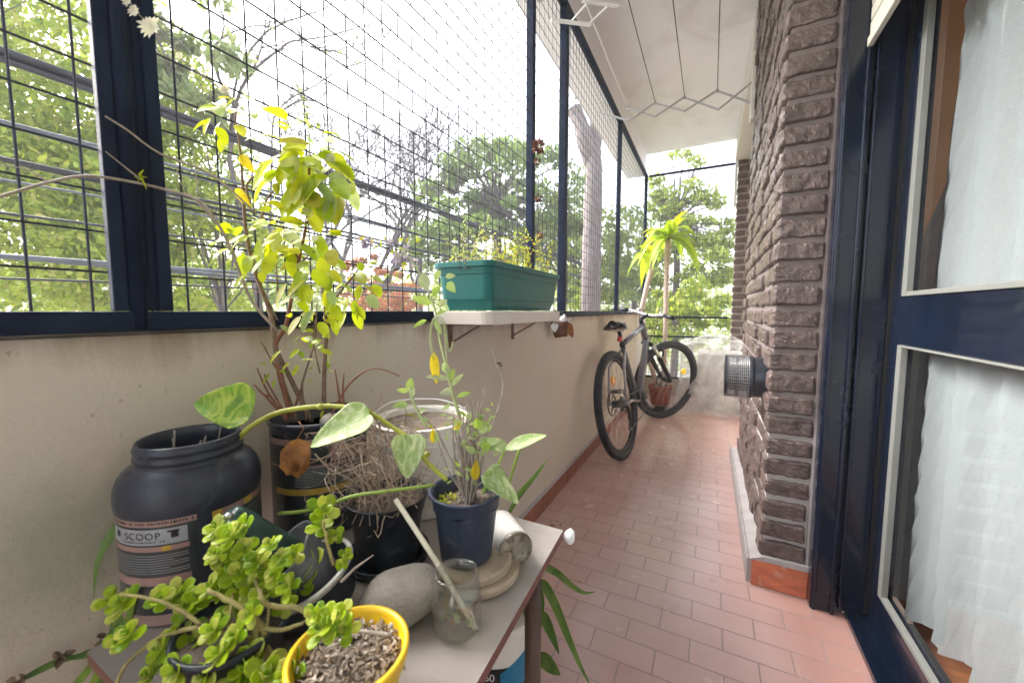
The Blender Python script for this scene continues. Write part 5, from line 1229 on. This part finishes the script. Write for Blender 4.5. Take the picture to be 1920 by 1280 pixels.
# drivetrain
b = MB(); rx = T.to_3x3() @ Matrix.Rotation(rad(90), 3, 'Y')
b.lathe([(.084, -.002), (.088, 0), (.084, .002), (.070, .002), (.070, -.002), (.084, -.002)], Tm(BB+V((.045, 0, 0))), 40, xf=rx)
for k in range(4): a = k*PI/2+.4; addb([BB+V((.045, 0, 0)), BB+V((.045, cos(a)*.075, sin(a)*.075))], .005, 5)
b.build('chainring', M['vent'], bike)
ca = rad(-35); d_ = V((0, cos(ca), sin(ca)))
for s_ in (-1, 1):
    b = MB(); addb([BB+V((s_*.06, 0, 0)), BB+V((s_*.07, 0, 0))+d_*(.17*s_)], [.012, .010], 8); cr_ = b.build('crank', M['silverpaint'], bike, smooth=True)
    q = BB+V((s_*.115, 0, 0))+d_*(.17*s_); b = MB()
    for yy in (-.04, 0.04): b.bar(Tm(q+V((-.045, yy, 0))), Tm(q+V((.045, yy, 0))), .010, .018)
    for xx in (-.045, .045): b.bar(Tm(q+V((xx, -.045, 0))), Tm(q+V((xx, .045, 0))), .010, .018)
    addb([q-V((.045*1, 0, 0)), q+V((.045, 0, 0))], .009, 8); b.build('pedal', M['blackmetal'], cr_)
b = MB()
for i, rr_ in enumerate((.055, .05, .044, .038, .032, .026)): b.lathe([(rr_, 0), (rr_, .0025)], Tm(RH+V((.030+i*.0048, 0, 0))), 26, xf=rx)
b.build('cassette', M['chrome'], bike)
b = MB(); addb([RH+V((.062, 0, -.01)), RH+V((.07, .01, -.06)), RH+V((.06, .045, -.10)), RH+V((.05, .03, -.17))], [.010, .012, .010, .006], 8)
for yy, zz in ((.045, -.10), (.03, -.17)): b.lathe([(.022, -.003), (.022, .003)], Tm(RH+V((.052, yy, zz))), 16, xf=rx)
b.build('derailleur', M['blackmetal'], bike)
b = MB(); ch_ = [BB+V((.045, 0, .086)), RH+V((.04, .0, .045)), RH+V((.04, -.04, 0)), RH+V((.045, 0, -.045)), RH+V((.05, .06, -.09)), RH+V((.05, .045, -.19)), BB+V((.045, 0, -.086)), BB+V((.045, .086, 0))]
b.tube([Tm(p) for p in ch_], .0035, 5, closed=True); b.build('chain', M['vent'], bike)

# ================================================================== OUTDOORS
def foliage(b, cen, rx, ry, rz, n, ls, clumps=None, shell=.0, long=1.0, dens=1.0):
    cl = clumps or max(6, n//90)
    cs = []
    for k in range(cl):
        p = rv(); p = p.normalized()*(p.length**.55) if p.length > 0 else p
        cs.append((cen+V((p.x*rx, p.y*ry, p.z*rz)), R1(.12, .30)*min(rx, rz)*1.35))
    for k in range(n):
        c_, r_ = cs[k % cl]; p = rv(); p = c_ + V((p.x*r_*1.3, p.y*r_*1.3, p.z*r_*.75))
        a = rv().normalized(); a.z -= .35; bb = a.cross(rv()).normalized(); s_ = ls*R1(.6, 1.25)
        b.quadleaf(p, a*(s_*long), bb*(s_*.45), 0)
    return cs
def limbs(b, p0, cs, r0, n=10, sub=2):
    for c_, r_ in rnd.sample(cs, min(n, len(cs))):
        mid = p0.lerp(c_, .5) + V((R1(-.3, .3), R1(-.3, .3), R1(-.1, .4)))*(c_-p0).length*.2
        q = wobble(curve([p0, mid, c_], 4), (c_-p0).length*.012); b.tube(q, taper(len(q), r0*.28, r0*.05), 5)
        for k in range(sub):
            s_ = q[rnd.randint(3, len(q)-2)]; e = s_ + rv()*r_*2.2 + V((0, 0, r_*.5)); b.tube(wobble(curve([s_, s_.lerp(e, .5)+rv()*.08, e], 3), .02), taper(7, r0*.16, r0*.04), 4)
GZ = -3.3
def tree(name, label, cat, blobs, mat, ls, base=None, r0=.14, bark='bark', group=None, long=1.0, nl=10, sub=2):
    ce_ = W(*blobs[0][:3]); bx = V(base) if base else V((ce_.x, ce_.y, GZ)); t_ = thing(name, label, cat, bx, group)
    cr_ = MB(); tk = MB(); fork = None
    for i, (px, py, dep, rpx, rpz, n_) in enumerate(blobs):
        c_ = W(px, py, dep); k = dep/F
        cs = foliage(cr_, c_, rpx*k, rpx*k*.8, rpz*k, n_, ls, long=long)
        low = c_ - V((0, 0, rpz*k*.9))
        if i == 0:
            fork = V((bx.x, bx.y, max(GZ+1.5, low.z))); q = wobble(curve([bx, bx.lerp(fork, .5)+V((.08, 0, 0)), fork], 5), .03); tk.tube(q, taper(len(q), r0, r0*.6), 9)
        limbs(tk, fork, cs, r0*.9, nl, sub)
    tk.build('trunk', M[bark], t_, smooth=True); cr_.build('crown', M[mat], t_)
    return t_
TG = 'trees beyond the grille'
tree('leafy_tree', 'dense lime green tree filling the mesh panel at the far left', 'tree', [(-60, 300, 6.2, 260, 340, 15000), (110, 120, 6.6, 190, 260, 13000), (130, 430, 6.4, 220, 170, 12000)], 'f_lime', .06, base=(-7.2, -1.5, GZ), r0=.08, group=TG, nl=5, sub=1)
tree('leafy_tree', 'yellow green tree just right of the thick double post', 'tree', [(350, 460, 7.4, 190, 140, 11000), (380, 320, 7.6, 120, 120, 4200), (310, 200, 7.6, 90, 120, 2600)], 'f_lime', .055, base=(-6.9, 3.4, GZ), r0=.07, group=TG, nl=5, sub=1)
tree('gum_tree', 'tree with long grey green hanging leaves at the top of the second panel', 'tree', [(340, 60, 6.0, 90, 110, 900), (390, 170, 6.2, 80, 90, 700), (300, 150, 6.0, 60, 90, 500)], 'f_grey', .07, base=(-5.9, 2.2, GZ), r0=.035, group=TG, long=1.5, nl=6)
# bare branches arching across the sky
bt = thing('bare_tree', 'bare grey branches arching high across the sky above the leafy plant', 'tree', V((-6.0, 4.2, GZ)), TG)
b = MB(); d0 = 6.6
def br(pts, r0, r1, dep=6.6, k=5, f=.012): q = wobble(curve([W(x, y, dep) for x, y in pts], k), f); b.tube(q, taper(len(q), r0, r1), 6); return q
b.tube([V((-6.0, 4.2, GZ)), W(500, 640, d0), W(430, 300, d0)], [.07, .055, .04], 8)
mains = [br([(430, 300), (445, 190), (470, 140), (520, 95), (560, 75), (610, 70), (690, 45)], .034, .008), br([(430, 300), (440, 170), (480, 80), (540, 40), (600, 20), (660, -20)], .026, .006), br([(500, 640), (510, 300), (520, 210), (590, 160), (640, 130), (700, 110)], .024, .005), br([(430, 190), (400, 110), (420, 50), (400, -20)], .03, .006), br([(520, 215), (560, 190), (600, 185), (620, 150)], .018, .004), br([(470, 140), (490, 90), (500, 30), (520, -20)], .02, .004), br([(380, 100), (440, 60), (500, 50), (580, 80), (640, 100)], .016, .004), br([(560, 75), (600, 95), (650, 90), (720, 70)], .014, .003)]
for q in mains:
    for k in range(16):
        s_ = q[rnd.randint(3, len(q)-1)]; e = s_+V((R1(-.3, .3), R1(-.5, .6), R1(-.2, .6))); b.tube(wobble(curve([s_, s_.lerp(e, .5)+rv()*.08, e], 3), .02), taper(7, .011, .005), 4)
b.build('branches', M['bark'], bt, smooth=True)
b = MB()
for q in mains:
    for k in range(40):
        p = q[rnd.randint(2, len(q)-1)]+rv()*.35; a = rv()*.04; b.quadleaf(p, a, a.cross(rv())*.5)
b.build('sparse_leaves', M['f_grey'], bt)

def bare_tree(label, px, py, dep, h_, w_, seed, dens=240):
    base_ = W(px, py+h_, dep); root = thing('bare_tree', label, 'tree', V((base_.x, base_.y, GZ)), TG); b = MB(); k = dep/F
    b.tube([V((base_.x, base_.y, GZ)), base_], [.16, .12], 8)
    lv = [(base_, V((0, 0, 1)), .12, h_*k*.70)]
    for gen in range(8):
        nx = []
        for p, d_, r_, L in lv:
            for q in range(3 if gen < 2 else 2):
                dd = (d_ + V((R1(-1, 1), R1(-1, 1), R1(-.25, .7)))*.78).normalized(); e = p+dd*L*R1(.7, 1.1)
                b.tube([p, p.lerp(e, .5)+rv()*L*.10, e], [r_, r_*.8, r_*.6], 4, caps=False); nx.append((e, dd, max(.011, r_*.62), L*.76))
        lv = nx if len(nx) < 700 else rnd.sample(nx, 700)
    b.build('branches', M['palebark2'], root)
M['palebark2'] = pm('pale_bare_bark', (.085, .072, .085), .9, var=.3, scale=10)
bare_tree('bare winter tree with fine pale twigs behind the tall leafy plant', 700, 395, 13, 180, 100, 1)
bare_tree('third bare pale twigged tree nearest the teal planter', 790, 440, 15, 160, 100, 3)
bare_tree('smaller bare pale twigged tree left of the broad green tree', 620, 430, 14, 160, 100, 2)
tree('broad_tree', 'broad layered green tree rising above the teal planter', 'tree', [(930, 330, 13, 110, 55, 3200), (1010, 370, 13, 100, 80, 2600), (870, 390, 13, 90, 70, 2200), (930, 450, 13, 140, 70, 3600), (820, 470, 13, 60, 60, 1200)], 'f_green', .10, r0=.22, group=TG, nl=14)
tree('leafy_tree', 'mid green tree standing between the second and third grille posts', 'tree', [(1100, 480, 12, 90, 90, 3600), (1050, 430, 12, 50, 60, 1000)], 'f_yellow', .09, r0=.15, group=TG)
tree('leafy_tree', 'loose green tree seen past the last grille post', 'tree', [(1190, 470, 13, 60, 90, 2400)], 'f_green', .09, r0=.15, group=TG)
tree('airy_tree', 'tall airy tree with sparse leaves beyond the far end grille', 'tree', [(1270, 360, 10, 55, 60, 1000), (1310, 430, 10, 60, 60, 1100), (1240, 430, 10, 55, 60, 1000), (1290, 500, 10, 90, 60, 2600), (1285, 300, 10, 30, 30, 160)], 'f_yellow', .07, r0=.12, group=TG, nl=10)
SH = [(30, 560, 9, 160, 70, 2600, 'f_green', 'dark green shrub behind the bottom left of the grille'), (260, 560, 9, 150, 60, 2600, 'f_lime', 'light green shrub behind the base of the double post'), (450, 560, 10, 120, 60, 2400, 'f_green', 'dense green shrub behind the tall leafy plant'), (560, 520, 12, 80, 80, 1800, 'f_grey', 'greyish shrub behind the middle of the leafy plant'),
      (900, 545, 13, 130, 60, 2600, 'f_yellow', 'yellow green hedge behind the teal planter'), (1060, 570, 11, 110, 60, 2600, 'f_lime', 'bright green shrub behind the pale trunk'), (1200, 570, 11, 90, 70, 2400, 'f_yellow', 'light green shrub behind the bicycle handlebar'), (1300, 590, 9, 100, 60, 2600, 'f_lime', 'yellow green shrub just beyond the end grille'), (780, 470, 16, 60, 60, 900, 'f_grey', 'pale grey green shrub between the bare tree and the planter')]
for px, py, dep, a_, h_, n_, mt, lab in SH:
    tree('garden_shrub', lab, 'shrub', [(px, py, dep, a_, h_, n_)], mt, .075, r0=.05, group='shrubs beyond the parapet', nl=5, sub=1)
tree('flowering_shrub', 'coral red flowering shrub behind the lilac flowers', 'shrub', [(720, 550, 12, 75, 45, 2600), (690, 510, 12, 45, 30, 700)], 'f_red', .07, r0=.05, nl=5)
# far woods
fw = MB()
for k in range(26000):
    px = R1(-150, 1500); dep = R1(26, 40); top_ = 500+30*sin(px*.011)+22*sin(px*.031+1); p = W(px, top_+R1(0, 160), dep)
    a = rv()*.30; fw.quadleaf(p, a, a.cross(rv())*.6)
struct(fw.build('distant_woods', M['f_yellow']), 'stuff')
# pale pollarded trunk
pt = thing('pollard_trunk', 'pale cut back tree trunk with a stubby fork outside the third panel', 'tree', on_z(1106, 600, GZ) if False else V((W(1108, 560, 6.3).x, W(1108, 560, 6.3).y, GZ)), TG)
b = MB(); q = curve([V((W(1108, 560, 6.3).x, W(1108, 560, 6.3).y, GZ)), W(1107, 580, 6.3), W(1110, 450, 6.3), W(1113, 330, 6.3), W(1112, 280, 6.3), W(1118, 235, 6.3), W(1118, 190, 6.3)], 5)
b.tube([p+rv()*.01 for p in q], [.17-.055*min(1, i/len(q)*1.3)+R1(-.008, .008) for i in range(len(q))], 14)
q = curve([W(1112, 300, 6.3), W(1098, 262, 6.2), W(1085, 225, 6.2), W(1077, 205, 6.2)], 4); b.tube(q, [.12+R1(-.01, .01) for _ in q], 12)
q = curve([W(1106, 320, 6.3), W(1088, 270, 6.25), W(1084, 245, 6.2)], 3); b.tube(q, .05, 8)
b.tube([W(1080, 185, 6.2), W(1084, 160, 6.2)], .03, 8)
b.build('trunk', M['palebark'], pt)

# cables (all run parallel to the balcony, 3 m out)
CB = [(2.195, 3, 'thick black bundle of cables, highest outside the grille', 'cable', .017), (1.70, 2, 'pair of black cables at eye level outside the grille', 'cable', .011), (1.445, 1, 'single thin black cable below the pair', 'cable', .007), (1.245, 2, 'lowest thick grey cable pair outside the left panels', 'cablepale', .012), (1.60, 1, 'thin grey cable close under the black pair', 'cablepale', .006), (1.14, 1, 'thin low cable just above the parapet', 'cable', .006), (1.90, 2, 'pale pair of cables seen past the planter', 'cablepale', .010)]
for i, (z, n_, lab, mt, r_) in enumerate(CB):
    b = MB()
    for k in range(n_):
        oy = R1(0, 6); b.tube([(-3.0+.02*cos(k*2+y*.8)-.1*(i == 6), y, z+.022*sin(k*2.1+y*.9)+R1(-.002, .002)-.0006*(y-6)**2*.1) for y in [-2+j*.7 for j in range(50)]], r_, 8)
    tag(b.build('overhead_cable', M[mt], smooth=True), lab, 'cable', 'overhead cables')

hz = MB(); hz.box(-70, 70, -20, 75, -4.3, 14)
hm, ht_, hn, hl = nt('pale_air'); hv = hn.new('ShaderNodeVolumePrincipled'); hv.inputs['Color'].default_value = (.93, .94, 1, 1); hv.inputs['Density'].default_value = .0038; hv.inputs['Anisotropy'].default_value = .2
ho = hn.new('ShaderNodeOutputMaterial'); hl.new(hv.outputs[0], ho.inputs['Volume'])
hzo = struct(hz.build('haze', hm), 'stuff')
# dry leaf bits fallen on the tiles
for i, (px, py, L_) in enumerate(((1030, 985, .03), (1048, 982, .022), (1182, 1000, .016), (1085, 1092, .014), (1300, 800, .02), (1160, 880, .018))):
    b = MB(); p = on_z(px, py, .004); b.leaf(p, V((R1(-1, 1), R1(-1, 1), .05)), V((0, 0, 1)), L_, L_*.45, 'ovate', .5, 0, 5)
    tag(b.build('fallen_leaf', M['dryleaf']), ['long dry leaf bit fallen on the tiles just beyond the table corner', 'shorter dry leaf bit beside the long one beyond the table corner', 'tiny dry leaf bit on the tiles midway between skirting and brick pier', 'tiny dry leaf bit on the tiles near the strap leaf tip', 'dry leaf bit on the tiles in front of the plastic wrapped box', 'dry leaf bit lying just in front of the rear bicycle tyre'][i], 'leaf', 'dry leaf bits on the floor')
# ================================================================== LIGHT, WORLD, CAMERA
EL, AZ = 48, 0
wd = bpy.data.worlds.new("World"); scn.world = wd; wd.use_nodes = True
t = wd.node_tree; t.nodes.clear()
sky = t.nodes.new('ShaderNodeTexSky'); sky.sky_type = 'NISHITA'; sky.sun_disc = False
SUN = V((-.80, .02, .58)).normalized()       # towards the sun: out over the parapet, a little ahead
sky.sun_elevation = math.asin(SUN.z); sky.sun_rotation = math.atan2(SUN.x, SUN.y)
sky.dust_density = 2.5; sky.air_density = 1.2; sky.ozone_density = 1
hs = t.nodes.new('ShaderNodeHueSaturation'); hs.inputs['Saturation'].default_value = .34
bg = t.nodes.new('ShaderNodeBackground'); bg.inputs[1].default_value = .065
ow = t.nodes.new('ShaderNodeOutputWorld')
t.links.new(sky.outputs[0], hs.inputs['Color']); t.links.new(hs.outputs[0], bg.inputs[0]); t.links.new(bg.outputs[0], ow.inputs[0])
sl_ = bpy.data.lights.new('sun', 'SUN'); sl_.energy = 2.0; sl_.angle = rad(50); sl_.color = (1, .95, .88)
so = bpy.data.objects.new('sun', sl_); COL.objects.link(so); so.rotation_euler = SUN.to_track_quat('Z', 'Y').to_euler(); so.location = (-5, 0, 8)

cam = bpy.data.cameras.new('camera'); co = bpy.data.objects.new('camera', cam); COL.objects.link(co)
cam.sensor_width = 36; cam.lens = 36*F/1920; cam.clip_start = .02; cam.clip_end = 1500
mt_ = Matrix((( _R.x, _U.x, -_d.x, CAM.x), (_R.y, _U.y, -_d.y, CAM.y), (_R.z, _U.z, -_d.z, CAM.z), (0, 0, 0, 1)))
co.matrix_world = mt_; cam.dof.use_dof = True; cam.dof.focus_distance = .95; cam.dof.aperture_fstop = 5.6
scn.camera = co
vs_ = scn.view_settings; vs_.view_transform = 'Standard'; vs_.look = 'None'; vs_.exposure = 3.36; vs_.gamma = 1
scn.cycles.max_bounces = 8; scn.cycles.volume_bounces = 1; scn.cycles.diffuse_bounces = 4; scn.cycles.transparent_max_bounces = 16; scn.cycles.use_denoising = True
scn.cycles.sample_clamp_indirect = 6
for o in bpy.data.objects:
    if '_o' in o: del o['_o']
